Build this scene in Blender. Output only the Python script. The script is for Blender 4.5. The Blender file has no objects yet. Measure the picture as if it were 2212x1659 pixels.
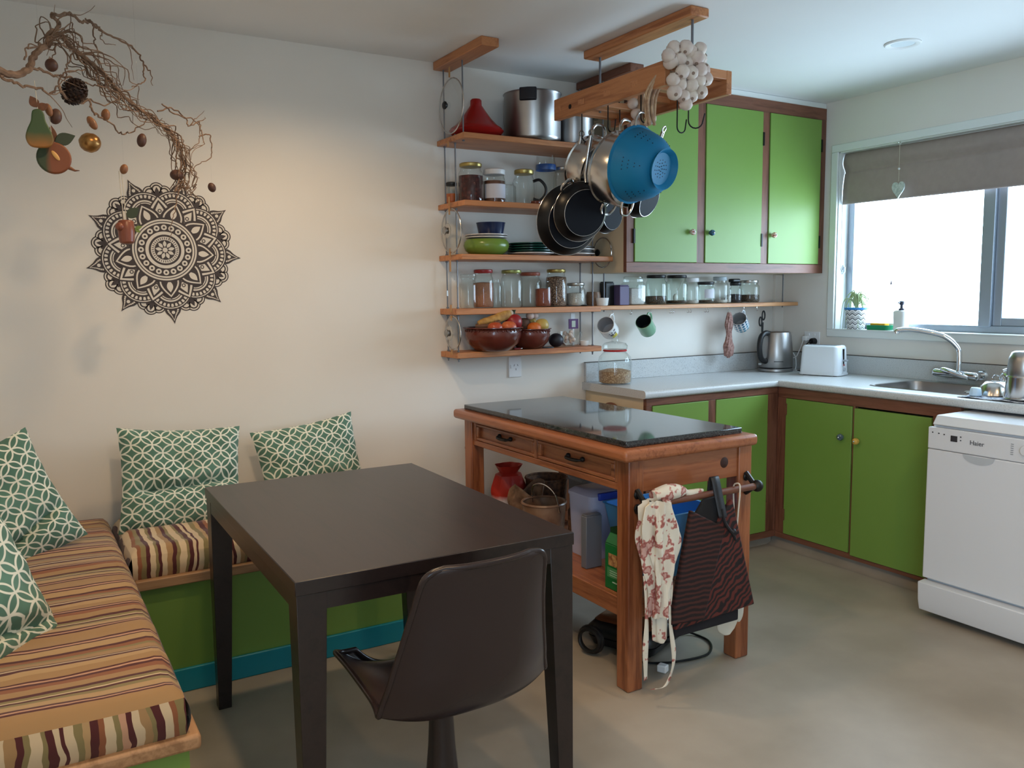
import bpy, bmesh, math, random
from math import pi, sin, cos, radians, sqrt, atan2
from mathutils import Vector, Matrix

S = bpy.context.scene
COL = S.collection
random.seed(7)

# ---------------------------------------------------------------- camera
def look(yaw, pitch, roll):
    y, p, r = radians(yaw), radians(pitch), radians(roll)
    f = Vector((sin(y)*cos(p), cos(y)*cos(p), sin(p)))
    rt = Vector((cos(y), -sin(y), 0)); up = rt.cross(f)
    a = rt*cos(r) + up*sin(r); b = up*cos(r) - rt*sin(r)
    return Matrix(((a.x, b.x, -f.x), (a.y, b.y, -f.y), (a.z, b.z, -f.z)))
cam = bpy.data.cameras.new('camera'); camo = bpy.data.objects.new('camera', cam); COL.objects.link(camo)
camo.matrix_world = Matrix.Translation((-4.0676, -3.5935, 1.3815)) @ look(30.7615, -6.1364, -0.6016).to_4x4()
cam.sensor_width = 36; cam.sensor_fit = 'HORIZONTAL'; cam.lens = 36*1809.5461/2212
cam.clip_start = 0.02
S.camera = camo

# ---------------------------------------------------------------- colour management, sky, daylight
S.view_settings.view_transform = 'Standard'; S.view_settings.look = 'None'
S.view_settings.gamma = 1; S.view_settings.use_curve_mapping = False
S.view_settings.exposure = -0.06
try:
    cy = S.cycles; cy.transparent_max_bounces = 24; cy.max_bounces = 8; cy.diffuse_bounces = 5; cy.glossy_bounces = 3; cy.transmission_bounces = 3
    cy.caustics_reflective = False; cy.caustics_refractive = False; cy.sample_clamp_indirect = 6; cy.adaptive_threshold = .02
except Exception: pass
w = bpy.data.worlds.new('overcast_sky'); S.world = w; w.use_nodes = True
bg = w.node_tree.nodes['Background']; bg.inputs[0].default_value = (0.61, 0.80, 1.0, 1); bg.inputs[1].default_value = 16.0
def portal(name, loc, rot, sx, sy):
    l = bpy.data.lights.new(name, 'AREA'); l.shape = 'RECTANGLE'; l.size = sx; l.size_y = sy
    l.cycles.is_portal = True
    o = bpy.data.objects.new(name, l); COL.objects.link(o); o.location = loc; o.rotation_euler = rot
WIN_Y0, WIN_Y1, WIN_Z0, WIN_Z1 = -2.35, -0.395, 1.16, 2.155
portal('daylight_opening', (0.16, (WIN_Y0+WIN_Y1)/2, (WIN_Z0+WIN_Z1)/2), (0, radians(90), 0), WIN_Z1-WIN_Z0, WIN_Y1-WIN_Y0)
portal('daylight_opening', (-4.56, -4.95, 1.3), (0, radians(-90), 0), 1.45, 1.63)

# ---------------------------------------------------------------- helpers
def lin(c):
    c = c/255.0
    return c/12.92 if c <= 0.04045 else ((c+0.055)/1.055)**2.4
def C(r, g, b): return (lin(r), lin(g), lin(b), 1)

ORG = {}
def tag(o, label=None, cat=None, group=None, kind=None):
    if label: o['label'] = label
    if cat: o['category'] = cat
    if group: o['group'] = group
    if kind: o['kind'] = kind
    return o
def thing(name, label, cat, loc=(0, 0, 0), rot=None, group=None, kind=None):
    o = bpy.data.objects.new(name, None); COL.objects.link(o); o.location = loc
    o.empty_display_size = 0.05
    if rot: o.rotation_euler = [radians(a) for a in rot]; ORG[o] = Vector((0, 0, 0))
    else: ORG[o] = Vector(loc)
    return tag(o, label, cat, group, kind)
def local(o): ORG[o] = Vector((0, 0, 0)); return o

class MB:
    def __init__(s): s.v = []; s.f = []; s.m = []; s.uv = {}; s.mi = 0
    def face(s, idx): s.f.append(tuple(idx)); s.m.append(s.mi)
    def box(s, x0, x1, y0, y1, z0, z1):
        if x0 > x1: x0, x1 = x1, x0
        if y0 > y1: y0, y1 = y1, y0
        if z0 > z1: z0, z1 = z1, z0
        n = len(s.v)
        s.v += [(x, y, z) for z in (z0, z1) for y in (y0, y1) for x in (x0, x1)]
        for q in ((0,2,3,1),(4,5,7,6),(0,1,5,4),(2,6,7,3),(0,4,6,2),(1,3,7,5)): s.face([n+i for i in q])
        return s
    def hull(s, bot, top):
        """prism between two equal-length vertex loops (both counter-clockwise seen from the top side)"""
        n = len(s.v); k = len(bot); s.v += [tuple(p) for p in bot] + [tuple(p) for p in top]
        s.face([n+k-1-i for i in range(k)]); s.face([n+k+i for i in range(k)])
        for i in range(k): j = (i+1) % k; s.face([n+i, n+j, n+k+j, n+k+i])
        return s
    def cyl(s, p0, p1, r0, r1=None, seg=16, cap=True):
        r1 = r0 if r1 is None else r1
        p0 = Vector(p0); p1 = Vector(p1); d = (p1-p0).normalized()
        a = d.orthogonal().normalized(); b = d.cross(a); n = len(s.v)
        for p, r in ((p0, r0), (p1, r1)):
            for i in range(seg):
                t = 2*pi*i/seg; s.v.append(tuple(p + a*r*cos(t) + b*r*sin(t)))
        for i in range(seg): j = (i+1) % seg; s.face([n+i, n+j, n+seg+j, n+seg+i])
        if cap: s.face([n+seg-1-i for i in range(seg)]); s.face([n+seg+i for i in range(seg)])
        return s
    def lathe(s, prof, o=(0, 0, 0), seg=28, cap0=True, cap1=True, sq=None):
        """profile of (r, z) from bottom to top around z"""
        n = len(s.v); k = len(prof)
        for r, z in prof:
            for i in range(seg):
                t = 2*pi*i/seg; q = 1.0 if sq is None else sq(t)
                s.v.append((o[0]+r*q*cos(t), o[1]+r*q*sin(t), o[2]+z))
        for a in range(k-1):
            for i in range(seg):
                j = (i+1) % seg; s.face([n+a*seg+i, n+a*seg+j, n+(a+1)*seg+j, n+(a+1)*seg+i])
        if cap0 and prof[0][0] > 1e-6: s.face([n+seg-1-i for i in range(seg)])
        if cap1 and prof[-1][0] > 1e-6: s.face([n+(k-1)*seg+i for i in range(seg)])
        return s
    def tube(s, pts, r, seg=8, closed=False, cap=True):
        pts = [Vector(p) for p in pts]; k = len(pts); n = len(s.v)
        rr = r if isinstance(r, (list, tuple)) else [r]*k
        up = None
        for i, p in enumerate(pts):
            a = pts[(i-1) % k] if (closed or i > 0) else p
            b = pts[(i+1) % k] if (closed or i < k-1) else p
            d = (b-a); d = d.normalized() if d.length > 1e-9 else Vector((0, 0, 1))
            if up is None: up = d.orthogonal().normalized()
            up = (up - d*up.dot(d)); up = up.normalized() if up.length > 1e-6 else d.orthogonal().normalized()
            q = d.cross(up)
            for j in range(seg):
                t = 2*pi*j/seg; s.v.append(tuple(p + up*rr[i]*cos(t) + q*rr[i]*sin(t)))
        for i in range(k if closed else k-1):
            a = n+i*seg; b = n+((i+1) % k)*seg
            for j in range(seg): m = (j+1) % seg; s.face([a+j, a+m, b+m, b+j])
        if cap and not closed:
            s.face([n+seg-1-j for j in range(seg)]); s.face([n+(k-1)*seg+j for j in range(seg)])
        return s
    def ball(s, c, rx, ry=None, rz=None, nu=16, nv=10, bump=None, rot=None):
        ry = rx if ry is None else ry; rz = rx if rz is None else rz
        n = len(s.v); c = Vector(c)
        def put(a, b):
            p = Vector((cos(a)*cos(b), sin(a)*cos(b), sin(b)))
            q = 1.0 if bump is None else bump(p)
            p = Vector((p.x*rx*q, p.y*ry*q, p.z*rz*q))
            if rot is not None: p = rot @ p
            s.v.append(tuple(c+p))
        put(0, -pi/2)
        for j in range(1, nv):
            for i in range(nu): put(2*pi*i/nu, -pi/2+pi*j/nv)
        put(0, pi/2); last = len(s.v)-1
        for i in range(nu):
            k = (i+1) % nu
            s.face([n, n+1+k, n+1+i]); s.face([last, n+1+(nv-2)*nu+i, n+1+(nv-2)*nu+k])
            for j in range(nv-2): a = n+1+j*nu; s.face([a+i, a+k, a+nu+k, a+nu+i])
        return s
    def grid(s, fn, nu, nv, uv=False, flip=False, close_u=False):
        n = len(s.v); mu = nu if close_u else nu+1
        for j in range(nv+1):
            for i in range(mu):
                s.v.append(tuple(fn(i/nu, j/nv)))
                if uv: s.uv[len(s.v)-1] = (i/nu, j/nv)
        for j in range(nv):
            for i in range(nu):
                k = (i+1) % mu if close_u else i+1
                q = [n+j*mu+i, n+j*mu+k, n+(j+1)*mu+k, n+(j+1)*mu+i]
                s.face(q[::-1] if flip else q)
        return s
    def poly(s, pts):
        n = len(s.v); s.v += [tuple(p) for p in pts]; s.face(range(n, n+len(pts))); return s
    def extrude(s, loop, vec):
        vec = Vector(vec); return s.hull([Vector(p) for p in loop], [Vector(p)+vec for p in loop])
    def torus(s, c, R, r, axis='z', seg=28, ts=8):
        c = Vector(c); pts = []
        for i in range(seg):
            t = 2*pi*i/seg; a, b = R*cos(t), R*sin(t)
            pts.append(c + Vector({'z': (a, b, 0), 'y': (a, 0, b), 'x': (0, a, b)}[axis]))
        return s.tube(pts, r, ts, closed=True)
    def xf(s, M, start=0):
        for i in range(start, len(s.v)): s.v[i] = tuple(M @ Vector(s.v[i]))
        return s

def build(name, mb, mats, parent=None, org=None, bev=0, seg=2, smooth=40, solid=0, sub=0, label=None):
    me = bpy.data.meshes.new(name)
    if parent is not None: off = ORG[parent]
    else: off = Vector(org) if org is not None else Vector((0, 0, 0))
    me.from_pydata([(x-off.x, y-off.y, z-off.z) for x, y, z in mb.v], [], mb.f)
    mats = mats if isinstance(mats, (list, tuple)) else [mats]
    for m in mats: me.materials.append(m)
    if len(mats) > 1:
        me.polygons.foreach_set('material_index', mb.m)
    if mb.uv:
        l = me.uv_layers.new(name='UVMap')
        for lp in me.loops: l.data[lp.index].uv = mb.uv.get(lp.vertex_index, (0, 0))
    bm = bmesh.new(); bm.from_mesh(me); bmesh.ops.recalc_face_normals(bm, faces=bm.faces); bm.to_mesh(me); bm.free()
    me.update()
    if smooth: me.shade_smooth(); me.set_sharp_from_angle(angle=radians(smooth))
    o = bpy.data.objects.new(name, me); COL.objects.link(o)
    if parent is not None: o.parent = parent; ORG[o] = ORG[parent]
    else: o.location = off; ORG[o] = off
    if solid:
        m = o.modifiers.new('thickness', 'SOLIDIFY'); m.thickness = solid; m.offset = 0
    if bev:
        m = o.modifiers.new('edge', 'BEVEL'); m.width = bev; m.segments = seg; m.limit_method = 'ANGLE'; m.angle_limit = radians(40)
    if sub:
        m = o.modifiers.new('smooth', 'SUBSURF'); m.levels = sub; m.render_levels = sub
    if label: o['label'] = label
    return o
def struct(name, mb, m, parent=None, **k):
    o = build(name, mb, m, parent, **k)
    if parent is None: o['kind'] = 'structure'
    return o
def single(name, mb, m, label, cat, org, group=None, **k):
    o = build(name, mb, m, None, org=org, **k); return tag(o, label, cat, group)
def dup(root, loc, label=None, rot=None, group=None, scale=None):
    def cp(o, par):
        c = o.copy(); COL.objects.link(c); c.parent = par; ORG[c] = Vector((0, 0, 0))
        for ch in list(o.children):
            if ch is not c: cp(ch, c)
        return c
    r = cp(root, None); r.location = loc
    if rot: r.rotation_euler = [radians(a) for a in rot]
    if scale: r.scale = scale if hasattr(scale, '__len__') else (scale,)*3
    if label: r['label'] = label
    if group: r['group'] = group
    return r
def spline(pts, n=8, closed=False):
    """Catmull-Rom through pts"""
    P = [Vector(p) for p in pts]; k = len(P); out = []
    rng = range(k) if closed else range(k-1)
    for i in rng:
        if closed: a, b, c, d = P[(i-1) % k], P[i], P[(i+1) % k], P[(i+2) % k]
        else: a, b, c, d = P[max(i-1, 0)], P[i], P[i+1], P[min(i+2, k-1)]
        for j in range(n):
            t = j/n
            out.append(0.5*((2*b) + (c-a)*t + (2*a-5*b+4*c-d)*t*t + (3*b-a-3*c+d)*t**3))
    if not closed: out.append(P[-1])
    return out

# ---------------------------------------------------------------- materials
def base(name, col=(.8, .8, .8, 1), rough=.5, metal=0.0, spec=.5, coat=0, trans=0, ior=1.45, sheen=0):
    m = bpy.data.materials.new(name); m.use_nodes = True
    b = m.node_tree.nodes['Principled BSDF']
    b.inputs['Base Color'].default_value = col; b.inputs['Roughness'].default_value = rough
    b.inputs['Metallic'].default_value = metal; b.inputs['Specular IOR Level'].default_value = spec
    b.inputs['Coat Weight'].default_value = coat; b.inputs['Transmission Weight'].default_value = trans
    b.inputs['IOR'].default_value = ior; b.inputs['Sheen Weight'].default_value = sheen
    return m
def N(m, t, **k):
    n = m.node_tree.nodes.new(t)
    for a, v in k.items():
        if a.startswith('i_'):
            key = a[2:]; key = int(key) if key.isdigit() else key
            n.inputs[key].default_value = v
        else: setattr(n, a, v)
    return n
def L(m, a, b): m.node_tree.links.new(a, b)
def bsdf(m): return m.node_tree.nodes['Principled BSDF']
def ramp(m, fac, stops, interp='LINEAR'):
    r = N(m, 'ShaderNodeValToRGB'); e = r.color_ramp; e.interpolation = interp
    while len(e.elements) < len(stops): e.elements.new(0.5)
    for q, (p, c) in zip(e.elements, stops): q.position = p; q.color = c
    L(m, fac, r.inputs[0]); return r
def coords(m, scale=(1, 1, 1), kind='Object', rot=(0, 0, 0)):
    t = N(m, 'ShaderNodeTexCoord'); p = N(m, 'ShaderNodeMapping')
    p.inputs['Scale'].default_value = scale; p.inputs['Rotation'].default_value = rot
    L(m, t.outputs[kind], p.inputs['Vector']); return p.outputs[0]
def bump(m, h, strength=.2, dist=.002):
    b = N(m, 'ShaderNodeBump'); b.inputs['Strength'].default_value = strength; b.inputs['Distance'].default_value = dist
    L(m, h, b.inputs['Height']); L(m, b.outputs[0], bsdf(m).inputs['Normal'])
def mottled(name, c1, c2, scale=6, rough=.6, detail=4, bmp=0, bscale=None, lo=.35, hi=.65, **k):
    m = base(name, c1, rough, **k); v = coords(m)
    n = N(m, 'ShaderNodeTexNoise'); n.inputs['Scale'].default_value = scale; n.inputs['Detail'].default_value = detail; L(m, v, n.inputs['Vector'])
    r = ramp(m, n.outputs[0], [(lo, c1), (hi, c2)]); L(m, r.outputs[0], bsdf(m).inputs['Base Color'])
    if bmp:
        n2 = N(m, 'ShaderNodeTexNoise'); n2.inputs['Scale'].default_value = bscale or scale*8; L(m, v, n2.inputs['Vector']); bump(m, n2.outputs[0], bmp)
    return m
def wood(name, c1, c2, c3, axis='x', rough=.4, scale=1.0, spec=.5, coat=0):
    m = base(name, c1, rough, spec=spec, coat=coat)
    sc = {'x': (1.2, 14, 14), 'y': (14, 1.2, 14), 'z': (14, 14, 1.2)}[axis]
    v = coords(m, tuple(a*scale for a in sc))
    n = N(m, 'ShaderNodeTexNoise'); n.inputs['Scale'].default_value = 1.5; n.inputs['Detail'].default_value = 6; n.inputs['Distortion'].default_value = .6; L(m, v, n.inputs['Vector'])
    n2 = N(m, 'ShaderNodeTexNoise'); n2.inputs['Scale'].default_value = 9; n2.inputs['Detail'].default_value = 3; L(m, v, n2.inputs['Vector'])
    mx = N(m, 'ShaderNodeMath', operation='MULTIPLY_ADD'); L(m, n2.outputs[0], mx.inputs[0]); mx.inputs[1].default_value = .35; L(m, n.outputs[0], mx.inputs[2])
    r = ramp(m, mx.outputs[0], [(.45, c1), (.66, c2), (.85, c3)]); L(m, r.outputs[0], bsdf(m).inputs['Base Color'])
    bump(m, n2.outputs[0], .08, .001); return m
def clear(name, tint=(.96, .98, .97, 1), rough=.03, f=1.45):
    m = bpy.data.materials.new(name); m.use_nodes = True; nt = m.node_tree
    nt.nodes.remove(nt.nodes['Principled BSDF']); out = nt.nodes['Material Output']
    t = N(m, 'ShaderNodeBsdfTransparent'); t.inputs[0].default_value = tint
    g = N(m, 'ShaderNodeBsdfGlossy'); g.inputs['Roughness'].default_value = rough
    lw = N(m, 'ShaderNodeLayerWeight'); lw.inputs[0].default_value = .5
    pw = N(m, 'ShaderNodeMath', operation='POWER'); L(m, lw.outputs['Facing'], pw.inputs[0]); pw.inputs[1].default_value = 3.0
    fr = N(m, 'ShaderNodeMath', operation='MULTIPLY_ADD'); L(m, pw.outputs[0], fr.inputs[0]); fr.inputs[1].default_value = .85; fr.inputs[2].default_value = ((f-1)/(f+1))**2
    mx = N(m, 'ShaderNodeMixShader'); L(m, fr.outputs[0], mx.inputs[0]); L(m, t.outputs[0], mx.inputs[1]); L(m, g.outputs[0], mx.inputs[2])
    L(m, mx.outputs[0], out.inputs[0]); return m

M = {}
M['wall'] = mottled('wall_paint', C(227, 222, 214), C(232, 228, 221), 1.2, .75, bmp=.05, bscale=180, spec=.3)
M['ceil'] = mottled('ceiling_paint', C(226, 226, 224), C(231, 231, 229), 1.0, .85, spec=.2)
M['white_gloss'] = base('white_gloss_paint', C(226, 230, 228), .35)
M['floor'] = mottled('vinyl_floor', C(150, 140, 126), C(170, 160, 146), 2.2, .42, 6, bmp=.03, bscale=60, spec=.35)
M['coving'] = mottled('vinyl_coving', C(140, 130, 118), C(152, 142, 130), 5, .5)
M['green'] = mottled('green_paint', C(113, 146, 66), C(119, 152, 72), 1.5, .42, bmp=.03, bscale=40)
M['frame'] = wood('reddish_frame_wood_upright', C(106, 66, 50), C(124, 80, 62), C(90, 54, 40), 'z', .45)
M['frame_x'] = wood('reddish_frame_wood', C(106, 66, 50), C(124, 80, 62), C(90, 54, 40), 'x', .45)
M['frame_y'] = wood('reddish_frame_wood_side', C(106, 66, 50), C(124, 80, 62), C(90, 54, 40), 'y', .45)
M['pine_x'] = wood('oiled_pine', C(178, 116, 74), C(194, 132, 88), C(154, 94, 58), 'x', .42)
M['pine_y'] = wood('oiled_pine_crosswise', C(174, 112, 68), C(188, 126, 82), C(150, 90, 54), 'y', .42)
M['isl_y'] = wood('waxed_pine_lengthwise', C(142, 82, 50), C(160, 98, 62), C(118, 64, 38), 'y', .32, coat=.2)
M['isl_x'] = wood('waxed_pine_across', C(142, 82, 50), C(160, 98, 62), C(118, 64, 38), 'x', .32, coat=.2)
M['isl_z'] = wood('waxed_pine_upright', C(142, 82, 50), C(160, 98, 62), C(118, 64, 38), 'z', .32, coat=.2)
M['pale_z'] = wood('pale_plywood', C(196, 160, 118), C(208, 174, 132), C(180, 142, 100), 'y', .5)
M['cream'] = base('cream_paint', C(214, 198, 168), .5)
M['dark'] = wood('espresso_wood', C(36, 27, 26), C(42, 32, 30), C(30, 23, 22), 'y', .30, spec=.6)
M['teal'] = base('teal_paint', C(20, 132, 150), .35)
M['steel'] = base('stainless_steel', C(196, 192, 188), .22, 1.0)
M['steel_dull'] = mottled('brushed_steel', C(150, 148, 148), C(176, 174, 172), 3, .34, metal=1.0)
M['chrome'] = base('chrome', C(224, 228, 232), .07, 1.0)
M['rod'] = base('zinc_rod', C(120, 122, 128), .5, .7)
M['black'] = base('black_plastic', C(20, 20, 22), .4)
M['iron'] = base('black_iron', C(24, 22, 22), .45, .3)
M['nonstick'] = base('black_nonstick', C(12, 12, 14), .32, 0, spec=.35)
M['nonstick_base'] = base('dull_black_base', C(12, 14, 22), .6, spec=.2)
M['white'] = base('white_plastic', C(232, 234, 236), .4)
M['ceramic'] = base('white_ceramic', C(232, 232, 230), .2)
M['glass'] = clear('clear_glass')
M['glass_green'] = clear('greenish_glass', (.90, .95, .92, 1))
M['pane'] = clear('window_pane', (.97, .99, .99, 1), .01, 1.3)
M['alu'] = base('aluminium_frame', C(168, 178, 190), .4, .6)
def plain(name, rgb, rough=.5, **k):
    if name not in M: M[name] = base(name, C(*rgb), rough, **k)
    return M[name]
# ================================================================ room shell
XL, YF, ZC = -4.45, -6.4, 2.44
struct('floor', MB().box(XL-.1, .15, YF-.1, .12, -.1, 0), M['floor'], smooth=0)
struct('ceiling', MB().box(XL-.1, .15, YF-.1, .12, ZC, ZC+.1), M['ceil'], smooth=0)
struct('wall_back', MB().box(XL-.1, .15, 0, .12, 0, ZC), M['wall'], smooth=0)
wl_ = MB(); wl_.box(XL-.1, XL, YF, -5.75, 0, ZC); wl_.box(XL-.1, XL, -4.12, 0, 0, ZC); wl_.box(XL-.1, XL, -5.75, -4.12, 0, .55); wl_.box(XL-.1, XL, -5.75, -4.12, 2.0, ZC)
struct('wall_left', wl_, M['wall'], smooth=0)
wr = MB()
wr.box(0, .15, YF, WIN_Y0, 0, ZC); wr.box(0, .15, WIN_Y1, 0, 0, ZC)
wr.box(0, .15, WIN_Y0, WIN_Y1, 0, WIN_Z0); wr.box(0, .15, WIN_Y0, WIN_Y1, WIN_Z1, ZC)
struct('wall_right', wr, M['wall'], smooth=0)
struct('wall_front', MB().box(XL, 0, YF-.1, YF, 0, ZC), M['wall'], smooth=0)
struct('trim_1', MB().box(-.075, 0, -.022, 0, 1.017, 1.48), M['wall'], bev=.002)
# window over the sink
wn = thing('window_1', None, None, (0, WIN_Y1, WIN_Z0), kind='structure')
t = .042
cas = [(WIN_Y0-t, WIN_Y1+t, WIN_Z1, WIN_Z1+t), (WIN_Y0-t, WIN_Y1+t, WIN_Z0-t, WIN_Z0), (WIN_Y1, WIN_Y1+t, WIN_Z0, WIN_Z1), (WIN_Y0-t, WIN_Y0, WIN_Z0, WIN_Z1)]
for a in cas: build('casing', MB().box(-.016, .0, a[0], a[1], a[2], a[3]), M['white_gloss'], wn, bev=.003)
build('sill', MB().box(-.02, .11, WIN_Y0, WIN_Y1, WIN_Z0-.004, WIN_Z0+.004), M['white_gloss'], wn, bev=.002)
lin_ = MB(); lin_.box(0, .11, WIN_Y1-.006, WIN_Y1+.001, WIN_Z0, WIN_Z1); lin_.box(0, .11, WIN_Y0, WIN_Y0+.006, WIN_Z0, WIN_Z1); lin_.box(0, .11, WIN_Y0, WIN_Y1, WIN_Z1-.006, WIN_Z1)
build('reveal', lin_, M['white_gloss'], wn)
fz0, fz1 = WIN_Z0+.004, WIN_Z1-.006
fr = MB()
fr.box(.085, .145, WIN_Y1-.045, WIN_Y1-.006, fz0, fz1); fr.box(.085, .145, WIN_Y0+.006, WIN_Y0+.045, fz0, fz1)
fr.box(.085, .145, WIN_Y0+.045, WIN_Y1-.045, fz0, fz0+.035); fr.box(.085, .145, WIN_Y0+.045, WIN_Y1-.045, fz1-.035, fz1)
build('frame', fr, M['alu'], wn, bev=.003)
build('mullion', MB().box(.075, .145, -1.245, -1.185, fz0+.03, fz1-.03), M['alu'], wn, bev=.003)
sa = MB()
sa.box(.095, .135, -1.29, -1.245, fz0+.035, fz1-.035); sa.box(.095, .135, WIN_Y0+.045, WIN_Y0+.085, fz0+.035, fz1-.035)
sa.box(.096, .134, WIN_Y0+.085, -1.29, fz0+.035, fz0+.075); sa.box(.096, .134, WIN_Y0+.085, -1.29, fz1-.075, fz1-.035)
build('sash', sa, M['alu'], wn, bev=.003)
build('pane', MB().box(.112, .116, -1.185, WIN_Y1-.045, fz0+.035, fz1-.035), M['pane'], wn, smooth=0)
build('pane', MB().box(.112, .116, WIN_Y0+.08, -1.288, fz0+.07, fz1-.07), M['pane'], wn, smooth=0)
# window in the left wall, behind the camera
w2 = thing('window_2', None, None, (XL, -4.9, .6), kind='structure')
f2 = MB(); xa, xb = XL-.08, XL-.03
for y in (-5.75, -4.97, -4.17): f2.box(xa, xb, y, y+.05, .55, 2.0)
f2.box(xa, xb, -5.75, -4.12, .55, .6); f2.box(xa, xb, -5.75, -4.12, 1.95, 2.0)
build('frame', f2, M['alu'], w2, bev=.003)
for a, b in ((-5.7, -4.97), (-4.92, -4.17)): build('pane', MB().box(XL-.057, XL-.053, a, b, .6, 1.95), M['pane'], w2, smooth=0)

# ================================================================ warm ceiling downlights over the dining end (lit, out of view) and the unlit one by the sink
def downlight(x, y, label, lit):
    d = thing('ceiling_downlight', label, 'downlight', (x, y, ZC), group='ceiling downlights')
    build('trim_ring', MB().lathe([(.045, 0), (.075, 0), (.075, -.004), (.07, -.008), (.052, -.006), (.045, 0)], (x, y, ZC), cap0=False, cap1=False), M['ceil'], d)
    if lit:
        e = base('warm_lamp_face', (1, .72, .42, 1), .5); b = bsdf(e); b.inputs['Emission Color'].default_value = (1, .72, .42, 1); b.inputs['Emission Strength'].default_value = 20
        build('lamp_face', MB().lathe([(.05, -.003), (.001, -.0035)], (x, y, ZC), cap0=False, cap1=False), e, d)
        l = bpy.data.lights.new('warm_downlight', 'SPOT'); l.energy = LAMP; l.color = (1, .69, .39); l.spot_size = radians(154); l.spot_blend = .6; l.shadow_soft_size = .045
        o = bpy.data.objects.new('lamp', l); COL.objects.link(o); o.parent = d; o.location = (0, 0, -.012)
    else:
        build('lamp_face', MB().lathe([(.05, -.003), (.001, -.003)], (x, y, ZC), cap0=False, cap1=False), plain('unlit_diffuser', (205, 212, 214), .5), d)
LAMP = 0
downlight(-.685, -1.24, 'round white recessed downlight, switched off, in ceiling near the window', False)
LAMP = 40
downlight(-3.1, -.85, 'lit warm recessed downlight close to the wall above the bench', True)
LAMP = 46
downlight(-3.55, -1.75, 'lit warm recessed downlight above the bench side of the table', True)
LAMP = 40
downlight(-3.35, -2.9, 'lit warm recessed downlight nearest the camera', True)
downlight(-1.9, -2.9, 'lit warm recessed downlight in the middle of the room', True)

# ================================================================ worktop
def laminate(name, c1, c2):
    m = base(name, c1, .32); v = coords(m)
    n = N(m, 'ShaderNodeTexNoise'); n.inputs['Scale'].default_value = 230; n.inputs['Detail'].default_value = 2; L(m, v, n.inputs['Vector'])
    r = ramp(m, n.outputs[0], [(.30, C(150, 152, 152)), (.37, c1), (.62, c2), (.74, C(212, 214, 212))]); L(m, r.outputs[0], bsdf(m).inputs['Base Color']); return m
M['lam'] = laminate('speckled_laminate', C(190, 193, 194), C(197, 200, 201))
ZT, ZB = .915, .875
CX, CW, CB = -1.498, -.591, -.518          # left end, window-side front, back-run front
SX0, SX1, SY0, SY1 = -.46, -.10, -1.50, -.965   # sink hole
wt = thing('worktop', 'pale grey speckled L-shaped worktop with upstand along both kitchen walls', 'worktop', (CX, 0, ZB))
sl = MB(); i = .02
sl.box(CX, CW+i, CB+i, 0, ZB, ZT); sl.box(CW+i, 0, SY1, 0, ZB, ZT)
sl.box(CW+i, SX0, SY0, SY1, ZB, ZT); sl.box(SX1, 0, SY0, SY1, ZB, ZT); sl.box(CW+i, 0, -2.6, SY0, ZB, ZT)
build('slab', sl, M['lam'], wt, smooth=0)
prof = [(0, ZT), (-.008, ZT-.001), (-.015, ZT-.005), (-.0195, ZT-.012), (-.0195, ZB+.010), (-.016, ZB+.003), (-.010, ZB), (0, ZB)]
path = [((CX, CB+i), (0, 1)), ((CW+i, CB+i), (1, 1)), ((CW+i, -2.6), (1, 0))]
nb = MB(); k = len(prof)
for (px, py), (nx, ny) in path:
    for d, z in prof: nb.v.append((px+d*nx, py+d*ny, z))
for a in range(2):
    for q in range(k-1): nb.face([a*k+q, a*k+q+1, (a+1)*k+q+1, (a+1)*k+q])
nb.face(range(k))
build('nosing', nb, M['lam'], wt, smooth=50)
build('upstand', MB().box(CX+.012, 0, -.02, 0, ZT, 1.017), M['lam'], wt, bev=.002)
build('upstand', MB().box(-.02, 0, -2.6, -.02, ZT, 1.017), M['lam'], wt, bev=.002)
cap = plain('dark_seal', (70, 62, 56), .6)
build('seal', MB().box(CX+.012, -.02, -.0205, -.001, 1.0165, 1.0195), cap, wt)
build('seal', MB().box(-.0205, -.001, -2.6, -.02, 1.0165, 1.0195), cap, wt)
# sink
sk = thing('kitchen_sink', 'stainless steel sink bowl let into worktop below the window', 'sink', (-.28, -1.23, ZT))
def rr(x0, x1, y0, y1, r, z, n=5):
    out = []
    for cx, cy, a0 in ((x1-r, y1-r, 0), (x0+r, y1-r, 90), (x0+r, y0+r, 180), (x1-r, y0+r, 270)):
        for q in range(n+1): a = radians(a0+90*q/n); out.append((cx+r*cos(a), cy+r*sin(a), z))
    return out
def loft(mb, loops, cap0=False, cap1=False):
    n = len(mb.v); k = len(loops[0])
    for l in loops: mb.v += [tuple(p) for p in l]
    for a in range(len(loops)-1):
        for q in range(k): j = (q+1) % k; mb.face([n+a*k+q, n+a*k+j, n+(a+1)*k+j, n+(a+1)*k+q])
    if cap0: mb.face([n+k-1-q for q in range(k)])
    if cap1: mb.face([n+(len(loops)-1)*k+q for q in range(k)])
    return mb
build('bowl', loft(MB(), [rr(SX0-.014, SX1+.014, SY0-.014, SY1+.014, .07, ZT+.0005), rr(SX0-.012, SX1+.012, SY0-.012, SY1+.012, .07, ZT+.003), rr(SX0+.002, SX1-.002, SY0+.002, SY1-.002, .065, ZT+.001),
      rr(SX0+.006, SX1-.006, SY0+.006, SY1-.006, .065, ZT-.02), rr(SX0+.014, SX1-.014, SY0+.014, SY1-.014, .06, ZT-.14), rr(SX0+.05, SX1-.05, SY0+.05, SY1-.05, .04, ZT-.16)], cap1=True), M['steel_dull'], sk, solid=.002)
build('drain', MB().lathe([(.04, 0), (.04, .004), (.02, .003), (.001, .002)], (-.28, -1.23, ZT-.159), cap0=False, cap1=False), M['chrome'], sk)
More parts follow.
